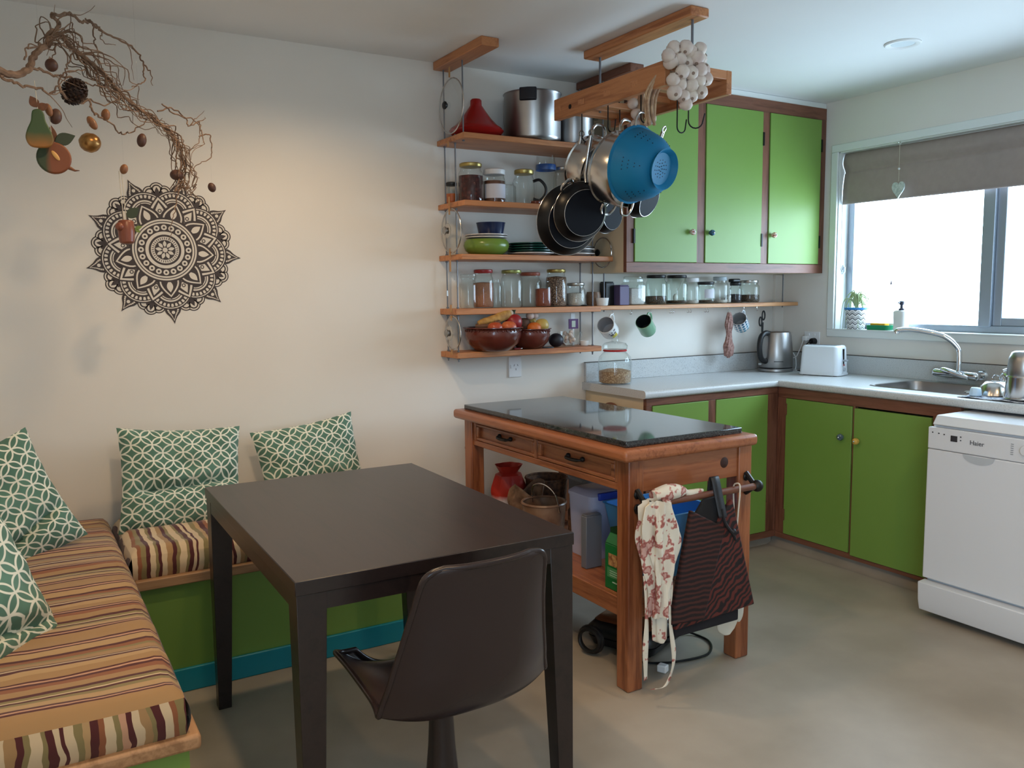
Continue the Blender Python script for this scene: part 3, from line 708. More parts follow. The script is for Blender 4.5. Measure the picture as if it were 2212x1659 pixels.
# ================================================================ hanging willow branch
TW = {
    'main': [(-4.091, -1.001, 1.977), (-4.051, -0.95, 1.98), (-4.019, -0.912, 1.981), (-3.987, -0.876, 2.005), (-3.971, -0.861, 2.04), (-3.952, -0.841, 2.072), (-3.931, -0.82, 2.09), (-3.922, -0.812, 2.116), (-3.897, -0.787, 2.137), (-3.87, -0.759, 2.116), (-3.833, -0.72, 2.099), (-3.787, -0.676, 2.077), (-3.746, -0.637, 2.042), (-3.704, -0.599, 2.012), (-3.667, -0.567, 1.993), (-3.605, -0.516, 1.968), (-3.56, -0.48, 1.943), (-3.533, -0.459, 1.907), (-3.518, -0.446, 1.858), (-3.512, -0.439, 1.807), (-3.525, -0.447, 1.763)],
    'loop': [(-3.931, -0.82, 2.092), (-3.924, -0.815, 2.13), (-3.903, -0.794, 2.148), (-3.897, -0.789, 2.168), (-3.911, -0.804, 2.175), (-3.913, -0.807, 2.186), (-3.897, -0.79, 2.187), (-3.872, -0.765, 2.203), (-3.849, -0.742, 2.204), (-3.834, -0.727, 2.196), (-3.806, -0.701, 2.207), (-3.784, -0.679, 2.196), (-3.757, -0.654, 2.191), (-3.714, -0.616, 2.187), (-3.675, -0.582, 2.179), (-3.655, -0.564, 2.162), (-3.644, -0.554, 2.137), (-3.644, -0.553, 2.108), (-3.639, -0.548, 2.092), (-3.663, -0.567, 2.07), (-3.687, -0.586, 2.055)],
    'low': [(-4.052, -0.95, 1.965), (-4.026, -0.918, 1.963), (-3.993, -0.88, 1.959), (-3.958, -0.841, 1.968), (-3.932, -0.812, 1.961), (-3.909, -0.79, 1.991), (-3.897, -0.78, 2.027), (-3.862, -0.746, 2.045), (-3.828, -0.714, 2.063)],
    'mid': [(-3.982, -0.871, 2.009), (-3.955, -0.841, 2.019), (-3.926, -0.81, 2.017), (-3.889, -0.771, 2.023), (-3.857, -0.739, 2.025), (-3.824, -0.707, 2.025), (-3.79, -0.676, 2.027), (-3.761, -0.65, 2.044)],
    'drop': [(-3.905, -0.787, 1.992), (-3.892, -0.771, 1.968), (-3.847, -0.727, 1.962), (-3.826, -0.707, 1.977), (-3.815, -0.695, 1.947), (-3.795, -0.676, 1.936), (-3.767, -0.65, 1.925), (-3.735, -0.621, 1.902), (-3.71, -0.599, 1.907), (-3.67, -0.567, 1.934), (-3.641, -0.544, 1.966)],
    'back1': [(-3.981, -0.873, 2.064), (-3.933, -0.822, 2.089), (-3.896, -0.784, 2.11), (-3.858, -0.746, 2.105), (-3.805, -0.695, 2.114), (-3.8, -0.688, 2.086), (-3.773, -0.663, 2.082)],
    'back2': [(-3.992, -0.884, 2.029), (-3.981, -0.873, 2.07), (-3.951, -0.841, 2.085), (-3.923, -0.812, 2.108)],
    'curl1': [(-3.603, -0.516, 2.001), (-3.553, -0.478, 2.024), (-3.503, -0.439, 2.002), (-3.49, -0.429, 1.981), (-3.45, -0.401, 1.998), (-3.44, -0.393, 1.968), (-3.435, -0.388, 1.926), (-3.481, -0.42, 1.904), (-3.508, -0.439, 1.887)],
    'curl2': [(-3.586, -0.503, 2.028), (-3.528, -0.459, 2.004), (-3.459, -0.407, 2.001), (-3.449, -0.399, 1.942), (-3.5, -0.433, 1.885), (-3.534, -0.459, 1.898)],
    'curl3': [(-3.452, -0.401, 1.95), (-3.411, -0.373, 1.963), (-3.402, -0.365, 1.927), (-3.409, -0.369, 1.885), (-3.456, -0.401, 1.858), (-3.485, -0.42, 1.824), (-3.512, -0.439, 1.81)],
    'tail': [(-3.516, -0.442, 1.807), (-3.505, -0.433, 1.773), (-3.484, -0.416, 1.744), (-3.445, -0.388, 1.716)],
    'tail2': [(-3.521, -0.444, 1.779), (-3.542, -0.459, 1.737), (-3.556, -0.467, 1.688), (-3.569, -0.475, 1.64), (-3.582, -0.483, 1.576)],
    'up1': [(-3.8, -0.695, 2.199), (-3.796, -0.688, 2.161), (-3.791, -0.682, 2.123), (-3.79, -0.679, 2.089)],
    'up2': [(-3.82, -0.714, 2.211), (-3.789, -0.684, 2.208), (-3.776, -0.672, 2.186), (-3.772, -0.667, 2.163), (-3.732, -0.631, 2.168)],
    'up3': [(-3.644, -0.554, 2.137), (-3.622, -0.535, 2.115), (-3.615, -0.529, 2.08)],
    't1': [(-3.858, -0.746, 2.105), (-3.88, -0.765, 2.058), (-3.889, -0.771, 2.023), (-3.906, -0.787, 1.986), (-3.927, -0.807, 1.96)],
    't2': [(-3.908, -0.797, 2.109), (-3.912, -0.799, 2.078), (-3.929, -0.816, 2.056)],
    't3': [(-3.826, -0.707, 1.977), (-3.771, -0.656, 1.979), (-3.723, -0.616, 2.014), (-3.732, -0.624, 2.039)],
}
br = thing('hanging_branch', 'twisted bare willow branch with many curling twigs hanging by the wall', 'branch', (-3.85, -.75, 2.1))
bark = mottled('willow_bark', C(104, 80, 64), C(140, 112, 90), 30, .75, bmp=.2, bscale=200)
rb = random.Random(11)
def jig(pts, a, n=5):
    q = spline(pts, n); out = []
    for i, p in enumerate(q):
        k = 0 if i in (0, len(q)-1) else a
        out.append(p + Vector((rb.uniform(-k, k), rb.uniform(-k, k)*1.5, rb.uniform(-k, k))))
    return spline(out, 2)
mp = jig(TW['main'], .002)
build('main_stem', MB().tube(mp, [.0105-.0085*(i/len(mp)) for i in range(len(mp))], 8), bark, br)
lp = jig(TW['loop'], .003)
build('side_limb', MB().tube(lp, [.0058-.0042*(i/len(lp)) for i in range(len(lp))], 7), bark, br)
for nm in ('low', 'mid', 'drop'):
    q = jig(TW[nm], .004); build('side_limb', MB().tube(q, [.0042-.0026*(i/len(q)) for i in range(len(q))], 6), bark, br)
tw = MB()
for nm in ('back1', 'back2', 'curl1', 'curl2', 'curl3', 'tail', 'tail2', 'up1', 'up2', 'up3', 't1', 't2', 't3'):
    q = jig(TW[nm], .004); tw.tube(q, [.0027-.0018*(i/len(q)) for i in range(len(q))], 5)
M0 = spline(TW['main'], 6)
for k in range(60):
    i = rb.randrange(30, len(M0)-12); ln = rb.randrange(16, 42); pts = []
    off = Vector((rb.uniform(-.03, .03), rb.uniform(-.05, .05), rb.uniform(-.03, .03))); p1, p2 = rb.uniform(0, 6), rb.uniform(0, 6)
    for j in range(0, ln, 3):
        p = M0[min(i+j, len(M0)-1)]; s_ = sin(pi*min(1, j/ln*1.0)) 
        pts.append(p + off*s_*1.3 + Vector((.008*sin(j*.9+p1), .012*sin(j*.7+p2), .009*cos(j*.8+p1)))*min(1, j/6))
    if rb.random() < .35: pts.append(pts[-1]+Vector((rb.uniform(-.02, .05), rb.uniform(-.05, .05), rb.uniform(-.06, .02))))
    if len(pts) > 3:
        q = spline(pts, 3); tw.tube(q, [.0023-.0015*(j/len(q)) for j in range(len(q))], 5)
for src, cnt in (('loop', 5), ('low', 3), ('mid', 3), ('curl1', 4), ('main', 4)):
    B = spline(TW[src], 5)
    for k in range(cnt):
        i = rb.randrange(4, len(B)-2); p = B[i]; d = (B[i+1]-B[i-1]).normalized(); pts = [p]
        for j in range(rb.randrange(3, 7)):
            d = (d + Vector((rb.uniform(-.4, .4), rb.uniform(-.5, .5), rb.uniform(-.5, .35)))).normalized(); p = p+d*rb.uniform(.014, .026); pts.append(p)
        q = spline(pts, 3); tw.tube(q, [.0019-.0013*(j/len(q)) for j in range(len(q))], 4)
o = build('twig_tangle', tw, bark, br); o['kind'] = 'stuff'
thread = plain('fine_thread', (200, 190, 172), .7)
fine = clear('nylon_line', (.93, .93, .93, 1))
st = MB()
for p in (TW['main'][5], TW['main'][14]): st.tube([p, (p[0], p[1], ZC)], .0004, 4)
build('hanging_thread', st, fine, br)['kind'] = 'stuff'
# ornaments hanging from it
def nut(c, rx, rz, label, tilt, col, top):
    o = thing('hanging_nut', label, 'nut ornament', c, group='nuts hung from the branch')
    R = Matrix.Rotation(radians(tilt), 3, 'Y')
    build('shell', MB().ball(c, rx, rx, rz, 14, 10, rot=R, bump=lambda p: 1+.05*max(0, p.z)**4), col, o)
    build('thread', MB().tube([(c[0], c[1], c[2]+rz*.9), (c[0], c[1], top)], .0003, 4), fine, o)
cn = [mottled('brown_nut_shell', C(94, 62, 48), C(72, 46, 38), 40, .5), mottled('tan_acorn', C(150, 100, 62), C(120, 78, 50), 40, .45)]
for c, rx, rz, lb, tl, k, tp_ in (
    ((-3.923, -.808, 2.042), .017, .018, 'round brown nut hanging inside the upper loop of the branch', 0, 0, 2.10),
    ((-3.938, -.816, 1.915), .010, .018, 'slim tan acorn hanging just above the apple ornament', -14, 1, 2.0),
    ((-3.921, -.797, 1.902), .017, .022, 'large dark nut hanging between pear and apple ornaments', 12, 0, 2.0),
    ((-3.818, -.696, 1.911), .012, .021, 'slim pinkish acorn above the gold bauble', -30, 1, 1.985),
    ((-3.776, -.659, 1.946), .013, .018, 'small brown acorn on the low trailing twig', 8, 1, 1.985),
    ((-3.663, -.559, 1.894), .015, .022, 'oval dark nut hanging alone below the trailing twig', 12, 0, 1.955),
    ((-3.727, -.608, 1.791), .012, .016, 'small acorn above the carved wooden ornament by the mandala', 18, 1, 1.90),
    ((-3.545, -.464, 1.802), .022, .018, 'round brown nut hanging over the top of the mandala', 0, 0, 1.86),
    ((-3.409, -.365, 1.778), .014, .017, 'dark nut hanging right of the mandala top', -20, 0, 1.86)):
    nut(c, rx, rz, lb, tl, cn[k], tp_)
def two_tone(name, c1, c2, axis, at_, soft=.02):
    m = base(name, C(*c1), .5); v = coords(m); sp = N(m, 'ShaderNodeSeparateXYZ'); L(m, v, sp.inputs[0])
    n = N(m, 'ShaderNodeTexNoise'); n.inputs['Scale'].default_value = 25; L(m, v, n.inputs['Vector'])
    a = N(m, 'ShaderNodeMath', operation='MULTIPLY_ADD'); L(m, n.outputs[0], a.inputs[0]); a.inputs[1].default_value = .02; L(m, sp.outputs['xyz'.index(axis)], a.inputs[2])
    mr = N(m, 'ShaderNodeMapRange'); L(m, a.outputs[0], mr.inputs[0]); mr.inputs[1].default_value = at_-soft; mr.inputs[2].default_value = at_+soft
    r = ramp(m, mr.outputs[0], [(0, C(*c1)), (1, C(*c2))]); L(m, r.outputs[0], bsdf(m).inputs['Base Color']); return m
def leaf(mb, c, l, w_, a, th=.004):
    c = Vector(c); pts = []
    for i in range(9): t = i/8; pts.append((l*t, w_*sin(pi*t**.8)))
    for i in range(7, 0, -1): t = i/8; pts.append((l*t, -w_*sin(pi*t**.8)))
    pp = [(c.x+x*cos(a)-z*sin(a), c.y, c.z+x*sin(a)+z*cos(a)) for x, z in pts]
    return mb.extrude(pp, (0, th, 0))
def slab_shape(outline, c, th):
    return MB().extrude([(c[0]+x, c[1]-th/2, c[2]+z) for x, z in outline], (0, th, 0))
c = (-3.967, -.843, 1.856)
pr = thing('pear_ornament', 'painted wooden pear ornament, green above and orange below', 'ornament', c, group='wooden fruit ornaments')
ol = [(p.x*.84, p.y*.97) for p in spline([(-.012, .052), (.006, .055), (.018, .044), (.022, .022), (.036, -.006), (.042, -.032), (.028, -.050), (.0, -.054), (-.028, -.050), (-.040, -.028), (-.034, -.004), (-.022, .02), (-.018, .042)], 4, True)]
build('fruit', slab_shape(ol, c, .016), two_tone('pear_paint', (146, 96, 40), (58, 80, 44), 'z', -.018), pr, bev=.004, seg=3)
lf = mottled('brown_dry_leaf', C(120, 74, 46), C(92, 56, 36), 60, .6)
build('leaf', leaf(MB(), (-3.967, -.846, 1.914), .034, .013, radians(118)), lf, pr, bev=.001); build('leaf', leaf(MB(), (-3.967, -.842, 1.912), .032, .011, radians(25)), lf, pr, bev=.001)
build('string', MB().tube([(-3.966, -.843, 1.905), (-3.970, -.850, 1.985)], .0012, 5), thread, pr)
c = (-3.932, -.801, 1.784)
ap = thing('apple_ornament', 'painted wooden apple half ornament, dark green and russet, with stalk', 'ornament', c, group='wooden fruit ornaments')
build('fruit', MB().cyl((c[0], c[1]+.009, c[2]), (c[0], c[1]-.009, c[2]), .045, .045, 32), two_tone('apple_paint', (50, 64, 38), (122, 66, 36), 'x', -.004, .008), ap, bev=.005, seg=3)
build('core_mark', MB().ball((c[0]+.004, c[1]-.010, c[2]+.006), .006, .003, .016, rot=Matrix.Rotation(radians(-35), 3, 'Y')), plain('pale_pip', (206, 158, 92)), ap)
build('stalk', MB().tube([(c[0]+.036, c[1], c[2]-.024), (c[0]+.052, c[1], c[2]-.032), (c[0]+.064, c[1], c[2]-.031)], [.006, .003, .001], 6), lf, ap)
dl = plain('dark_green_leaf', (48, 60, 40), .5)
build('leaf', leaf(MB(), (c[0]+.005, c[1]-.003, c[2]+.046), .058, .018, radians(22)), dl, ap, bev=.001); build('leaf', leaf(MB(), (c[0]+.002, c[1]+.003, c[2]+.044), .05, .012, radians(95)), lf, ap, bev=.001)
build('string', MB().tube([(c[0]-.002, c[1], c[2]+.05), (c[0]-.006, c[1]-.01, c[2]+.15)], .001, 5), thread, ap)
c = (-3.828, -.702, 1.851)
gb = thing('gold_bauble', 'mottled gold bauble hanging from the branch', 'ornament', c)
build('ball', MB().ball(c, .031, .031, .029, 24, 16, bump=lambda p: 1+.025*sin(9*p.x+4)*sin(8*p.z)), mottled('aged_gold', C(176, 132, 76), C(120, 84, 44), 30, .3, metal=.7), gb)
build('thread', MB().tube([(c[0], c[1], c[2]+.029), (c[0], c[1], c[2]+.06)], .0006, 4), thread, gb)
c = Vector((-3.865, -.746, 1.988))
pc = thing('pine_cone', 'dark open pine cone hanging in the branch', 'pine cone', c)
mc = MB(); rot = Matrix.Rotation(radians(35), 3, 'Y') @ Matrix.Rotation(radians(20), 3, 'X')
mc.ball(c, .026, .026, .030, 12, 8, rot=rot)
for i in range(110):
    zz = 1-2*(i+.5)/110; rr_ = sqrt(1-zz*zz); th_ = i*2.39996
    d = Vector((rr_*cos(th_), rr_*sin(th_), zz)); b = Vector((d.x*.034, d.y*.034, d.z*.040)); t1 = d.cross(Vector((0, 0, 1.01))).normalized(); t2 = d.cross(t1)
    q0 = [b*.55+t1*.002, b*.55-t1*.002+t2*.001, b*.55-t1*.001-t2*.002]; q1 = [b+t1*.0065+t2*.002, b-t1*.0065+t2*.002, b*1.06-t2*.004]
    mc.hull([c+rot@x for x in q0], [c+rot@x for x in q1])
build('scale_layers', mc, mottled('dark_cone', C(44, 30, 26), C(66, 46, 36), 90, .6), pc, smooth=20)['kind'] = 'stuff'
c = (-3.73, -.601, 1.595)
cp_ = thing('carved_ornament', 'small carved reddish wooden mug ornament hanging in front of the mandala', 'ornament', c)
rw = wood('red_ornament_wood', C(112, 60, 44), C(130, 74, 54), C(92, 46, 34), 'z', .35, 3)
build('block', MB().lathe([(.016, -.040), (.023, -.035), (.026, 0), (.025, .030), (.021, .036), (.001, .036)], c, 9), rw, cp_, bev=.003)
build('knob_side', MB().ball((c[0]-.020, c[1]-.014, c[2]+.014), .014), rw, cp_)
build('sprig', leaf(leaf(MB(), (c[0]+.026, c[1], c[2]+.01), .024, .006, radians(20)), (c[0]+.026, c[1], c[2]+.008), .02, .005, radians(-30)), plain('sprig_green', (110, 130, 60)), cp_)
build('leaf', leaf(MB(), (c[0]+.004, c[1]-.004, c[2]+.045), .05, .016, radians(40)), dl, cp_, bev=.001)
build('string', MB().tube([(c[0]-.006, c[1], c[2]+.036), (c[0]-.012, c[1]-.004, c[2]+.19), (c[0]-.004, c[1]-.004, c[2]+.19), (c[0]+.002, c[1], c[2]+.036)], .0012, 5), thread, cp_)

# ================================================================ hanging shelf unit
su = thing('hanging_shelf_unit', 'five pine shelves hung on threaded rods from two ceiling battens', 'shelf unit', (-1.91, 0, 1.085))
SH = [(2.063, 2.088, .27, -1.45), (1.772, 1.797, .265, -1.47), (1.537, 1.562, .235, -1.475), (1.288, 1.316, .17, -1.50), (1.088, 1.115, .175, -1.50)]
for z0, z1, d, xr in SH: build('shelf_board', MB().box(-2.322, xr, -d, -.002, z0, z1), M['pine_x'], su, bev=.003)
build('ceiling_batten', MB().box(-2.335, -2.25, -.465, -.004, 2.403, ZC), M['pine_y'], su, bev=.004)
build('ceiling_batten', MB().box(-1.535, -1.455, -.44, -.004, 2.403, ZC), M['frame_y'], su, bev=.004)
def rod(x, y, z0, z1): build('threaded_rod', MB().cyl((x, y, z0), (x, y, z1), .0035, seg=8), M['rod'], su)
def nutz(x, y, z):
    build('rod_nut', MB().cyl((x, y, z-.003), (x, y, z+.003), .006, seg=6), M['rod'], su)
rod(-2.298, -.035, 1.07, 2.41); rod(-2.298, -.14, 1.07, 2.10); rod(-2.298, -.222, 2.07, 2.41)
rod(-1.53, -.03, 1.07, 2.41); rod(-1.53, -.137, 1.07, 2.12); rod(-1.53, -.222, 2.07, 2.41)
for z0, z1, d, xr in SH:
    for x in (-2.298, -1.53):
        for y in (-.035 if x < -2 else -.03, -.14 if x < -2 else -.137):
            nutz(x, y, z0-.004); nutz(x, y, z1+.004)
for x in (-2.298, -1.53): nutz(x, -.222, 2.059)
build('rod_joiner', MB().cyl((-2.298, -.035, 1.375), (-2.298, -.035, 1.40), .006, seg=6), M['chrome'], su)
pegw = plain('pale_peg', (176, 128, 80), .5)
for y, z0, z1 in ((-.175, 2.38, 2.335), (-.15, 2.062, 2.04), (-.15, 1.82, 1.78), (-.15, 1.771, 1.74), (-.15, 1.59, 1.55), (-.15, 1.536, 1.485), (-.15, 1.335, 1.30), (-.15, 1.286, 1.262), (-.15, 1.13, 1.105)):
    build('lid_peg', MB().box(-2.341, -2.335, y-.003, y+.003, z1, z0), pegw, su)
# glass pan lids standing at the shelf ends
def lid(x, y, z, r, label, face, steel_inner=True):
    o = thing('glass_pan_lid', label, 'pan lid', (x, y, z), group='glass pan lids on the shelf ends')
    R = Matrix.Translation((x, y, z)) @ Matrix.Rotation(radians(90*face), 4, 'Y')
    build('rim', MB().torus((0, 0, 0), r, .0032).xf(R), M['steel'], o)
    build('glass', MB().lathe([(r, 0), (r*.8, .012), (r*.4, .02), (.001, .022)], seg=36, cap0=False, cap1=False).xf(R), M['glass'], o)
    if steel_inner: build('boss', MB().lathe([(.034, .018), (.03, .021), (.001, .024)], seg=24, cap0=False, cap1=False).xf(R), M['steel'], o)
    build('knob', MB().lathe([(.010, .022), (.009, .026), (.017, .029), (.018, .035), (.012, .040), (.001, .041)], seg=20, cap0=False).xf(R), M['steel_dull'] if steel_inner else M['black'], o)
lid(-2.333, -.178, 2.212, .118, 'glass lid with black knob standing at the end of the top shelf', -1, False)
lid(-2.333, -.156, 1.668, .098, 'glass lid with steel knob between second and third shelf ends', -1)
lid(-2.333, -.156, 1.206, .076, 'small glass lid with steel knob at the bottom shelf end', -1)
lid(-1.462, -.13, 1.585, .075, 'glass lid leaning at the right end of the plate shelf', -1, False)
# ================================================================ jars, bowls and pots on the shelves
def jar(label, x, y, z, r, h, lid=None, fill=None, lidh=.014, neck=.82, name='storage_jar', group='glass storage jars', square=False, band=None, glass='glass', seg=24, lidm=None):
    o = thing(name, label, 'jar', (x, y, z), group=group)
    sq = (lambda t: 1/max(abs(cos(t)), abs(sin(t)))**.55*.9) if square else None
    hb = h-(lidh if lid else 0)
    build('glass_body', MB().lathe([(r*.86, .001), (r*.97, .006), (r, .018), (r, hb*.76), (r*.96, hb*.83), (r*neck, hb*.90), (r*neck, hb)], (x, y, z), seg, cap1=False, sq=sq), M[glass], o)
    if fill:
        mt, f = fill
        build('contents', MB().lathe([(r*.84, .004), (r*.94, .010), (r*.95, .02), (r*.95, hb*.78*f), (r*.6, hb*.80*f), (.001, hb*.815*f)], (x, y, z), seg, cap1=False, sq=sq), mt, o)
    if lid:
        build('lid', MB().lathe([(r*neck+.002, h-lidh-.003), (r*neck+.004, h-lidh), (r*neck+.004, h-.003), (r*neck, h), (.001, h+.0005)], (x, y, z), seg, cap1=False), lid, o)
    if band: build('band', MB().lathe([(r*neck+.004, band[1]), (r*neck+.005, band[1]+.004), (r*neck+.005, band[2]), (r*neck+.003, band[2]+.003)], (x, y, z), seg, cap0=False, cap1=False), band[0], o)
    return o
def grains(name, c1, c2, sc=150):
    m = base(name, C(*c1), .8); v = coords(m); n = N(m, 'ShaderNodeTexVoronoi'); n.inputs['Scale'].default_value = sc; L(m, v, n.inputs['Vector'])
    r = ramp(m, n.outputs[0], [(.1, C(*c1)), (.6, C(*c2))]); L(m, r.outputs[0], bsdf(m).inputs['Base Color']); bump(m, n.outputs[0], .5, .004); return m
gold = base('gold_lid', C(170, 150, 90), .35, .8); redl = base('red_lid', C(150, 30, 32), .35); silver = base('silver_lid', C(190, 188, 182), .3, .9); blackl = base('black_lid', C(28, 28, 30), .4)
whitel = base('white_lid', C(222, 222, 222), .4); bluel = base('blue_band', C(40, 88, 160), .4); rustl = base('rust_lid', C(150, 76, 56), .4); palel = base('pale_blue_lid', C(178, 192, 200), .4)
cocoa = grains('cocoa_powder', (140, 92, 66), (158, 108, 80), 300); beans = grains('brown_beans', (182, 150, 124), (90, 66, 52), 150); salsa = grains('red_preserve', (96, 40, 34), (60, 26, 24), 60)
flour = grains('flour', (222, 222, 220), (206, 206, 204), 200); seeds = grains('brown_seeds', (116, 92, 74), (66, 52, 44), 160); spice = grains('paprika', (142, 74, 50), (122, 60, 42), 300); dark_s = grains('dark_spice', (52, 46, 54), (34, 30, 36), 220); oats = grains('rolled_oats', (196, 170, 138), (146, 116, 88), 110); rice = grains('white_rice', (214, 210, 204), (190, 186, 178), 180)
# top shelf
Z1, Z2, Z3, Z4, Z5 = 2.0885, 1.7975, 1.5625, 1.3165, 1.1155
tg = thing('tagine', 'red conical tagine on the top shelf', 'tagine', (-2.185, -.135, Z1))
rd = base('red_glaze', C(150, 26, 24), .22)
build('base_dish', MB().lathe([(.085, 0), (.105, .006), (.122, .028), (.126, .034), (.120, .036)], (-2.185, -.135, Z1), 32, cap1=False), rd, tg)
build('cone_lid', MB().lathe([(.122, .034), (.118, .044), (.100, .056), (.070, .088), (.045, .122), (.033, .140), (.027, .148), (.026, .170), (.021, .176), (.001, .175)], (-2.185, -.135, Z1), 32), rd, tg)
def stockpot(label, x, y, z, r, h, handle_dir, hm, mat='steel_dull'):
    o = thing('stock_pot', label, 'pot', (x, y, z), group='steel pots on the top shelf')
    build('body', MB().lathe([(r*.90, 0), (r*.97, .008), (r, .02), (r, h-.006), (r+.005, h), (r+.004, h+.002), (r-.004, h-.002), (r-.005, .01), (.001, .008)], (x, y, z), 40, cap1=False), M[mat], o)
    a = radians(handle_dir); d = Vector((cos(a), sin(a), 0)); t_ = Vector((-sin(a), cos(a), 0))
    for s in (1, -1):
        c = Vector((x, y, z+h*.90))+d*s*(r-.001)
        pts = [c-t_*.040, c-t_*.040+d*s*.020, c+d*s*.026, c+t_*.040+d*s*.020, c+t_*.040]
        mb = MB(); mb.extrude([p-Vector((0, 0, .030)) for p in (pts[0], pts[1], pts[2], pts[3], pts[4])], (0, 0, .058)); build('handle', mb, hm, o, bev=.006, seg=3)
    return o
stockpot('large steel stock pot with a black handle on the top shelf', -1.890, -.150, Z1, .134, .222, -130, base('navy_black_handle', C(18, 20, 30), .3))
sp2 = stockpot('smaller steel pot behind the hanging rack on the top shelf', -1.635, -.125, Z1, .098, .185, -40, M['steel'])
# second shelf
jar('jar of red preserve with gold lid on the second shelf', -2.215, -.13, Z2, .058, .180, gold, (salsa, .95))
nj = jar('jar of brown spread with white lid and pale label on second shelf', -2.094, -.135, Z2, .052, .160, whitel, (grains('brown_spread', (110, 70, 48), (96, 58, 40), 30), .98), lidh=.022, neck=.9)
build('paper_label', MB().grid(lambda u, v: (-2.094+.0535*cos(radians(-175+130*u)), -.135+.0535*sin(radians(-175+130*u)), Z2+.025+.065*v), 20, 1), plain('label_paper', (206, 206, 214), .6), nj)
jar('small empty round glass jar behind the spread jar on second shelf', -2.005, -.10, Z2, .044, .11, None, None, neck=.7)
mj = jar('glass jug jar with gold lid and black handle on second shelf', -1.925, -.125, Z2, .052, .170, gold, None, lidh=.018)
build('handle', MB().tube(spline([(-1.880, -.135, Z2+.118), (-1.852, -.15, Z2+.125), (-1.826, -.16, Z2+.095), (-1.826, -.16, Z2+.06), (-1.850, -.15, Z2+.030), (-1.880, -.135, Z2+.036)], 5), .007, 8), M['black'], mj)
jar('small copper-coloured jar under the jug jar handle on second shelf', -1.888, -.17, Z2, .026, .03, None, (spice, .9), name='spice_pot')
jar('tall clear jar with a blue band below its rim on second shelf', -1.79, -.11, Z2, .052, .248, None, None, neck=.86, band=(bluel, .178, .202))
jar('tall clear jar half hidden behind the hanging saucepan on second shelf', -1.685, -.105, Z2, .050, .20, silver, (grains('red_lentils', (158, 92, 66), (128, 70, 50), 150), .5))
jar('small jar of orange spread at the left end of second shelf', -2.279, -.06, Z2, .026, .10, blackl, (grains('orange_spread', (190, 98, 40), (168, 84, 36), 60), .7), seg=16)
# plate shelf
gbw = thing('serving_bowl', 'apple green bowl at the bottom of the crockery pile', 'bowl', (-2.125, -.108, Z3))
build('bowl', MB().lathe([(.06, 0), (.075, .004), (.100, .022), (.108, .045), (.104, .062), (.094, .074), (.088, .072), (.09, .05), (.06, .012), (.001, .010)], (-2.125, -.108, Z3), 36, cap1=False), base('green_glaze', C(110, 138, 58), .25), gbw)
def plate(label, x, y, z, r, mat, rim, h=.016, group='plates in stacks'):
    o = thing('dinner_plate', label, 'plate', (x, y, z), group=group)
    build('dish', MB().lathe([(r*.55, 0), (r*.62, .002), (r*.93, h-.003), (r*.90, h-.001), (r*.60, .005), (.001, .004)], (x, y, z), 36, cap1=False), mat, o)
    build('rim', MB().lathe([(r*.93, h-.004), (r, h-.003), (r, h+.001), (r*.90, h)], (x, y, z), 36, cap0=False, cap1=False), rim, o)
    return o
wc, gc = base('off_white_china', C(214, 208, 204), .22), base('dark_green_china', C(28, 74, 66), .22)
plate('lower white side plate on the green bowl', -2.125, -.108, Z3+.0745, .098, wc, wc, .010); plate('upper white side plate under the blue bowl', -2.125, -.108, Z3+.0855, .100, wc, wc, .010)
bbw = thing('small_bowl', 'dark blue bowl on top of the crockery pile', 'bowl', (-2.10, -.108, Z3+.096))
build('bowl', MB().lathe([(.052, 0), (.058, .003), (.068, .052), (.070, .056), (.065, .054), (.054, .008), (.001, .006)], (-2.10, -.108, Z3+.0965), 32, cap1=False), base('navy_glaze', C(32, 46, 82), .2), bbw)
nm_ = ('bottom', 'second', 'third', 'fourth', 'top')
for k in range(5): plate(nm_[k]+' plate of the dark-rimmed stack beside the green bowl', -1.885, -.118, Z3+.0115*k, .112, wc if k == 0 else gc, gc if k else wc, .014)
for k in range(4): plate(('bottom', 'second', 'third', 'top')[k]+' white plate of the stack behind the frying pans', -1.64, -.118, Z3+.011*k, .112, wc, blackl if k in (1, 3) else wc, .014)
# jar shelf
jar('clear screw-top jar at the left end of the jar shelf', -2.213, -.085, Z4, .041, .160, M['glass'], None, lidh=.02)
jar('jar of cocoa-brown powder with red lid on the jar shelf', -2.132, -.085, Z4, .050, .181, redl, (cocoa, .9))
jar('small clear bottle behind the red-lidded jar', -2.043, -.05, Z4, .028, .135, None, None, neck=.6, name='glass_bottle')
jar('empty jar with green-gold lid in the middle of the jar shelf', -1.976, -.085, Z4, .054, .180, base('green_gold_lid', C(150, 152, 92), .35, .6), None)
jar('empty jar with rust-coloured lid behind the small paprika jar', -1.853, -.06, Z4, .055, .170, rustl, None)
jar('small open jar of paprika-red powder at the front of the jar shelf', -1.822, -.128, Z4, .040, .125, None, (spice, .9), neck=.78)
jar('tall jar packed with brown beans on the jar shelf', -1.716, -.085, Z4, .053, .185, gold, (beans, 1.08))
jar('short jar with pale contents and silver lid on the jar shelf', -1.590, -.075, Z4, .049, .118, silver, (rice, .8))
sp_ = thing('serving_spoon', 'black spoon lying in front of the short jar', 'spoon', (-1.62, -.14, Z4))
build('handle', MB().box(-1.69, -1.60, -.144, -.138, Z4+.001, Z4+.004), M['black'], sp_, bev=.001); build('bowl', MB().ball((-1.585, -.141, Z4+.004), .020, .013, .004), M['black'], sp_)
cj = thing('cork_pot', 'squat brown pot beside the rod at the end of the jar shelf', 'pot', (-1.468, -.06, Z4))
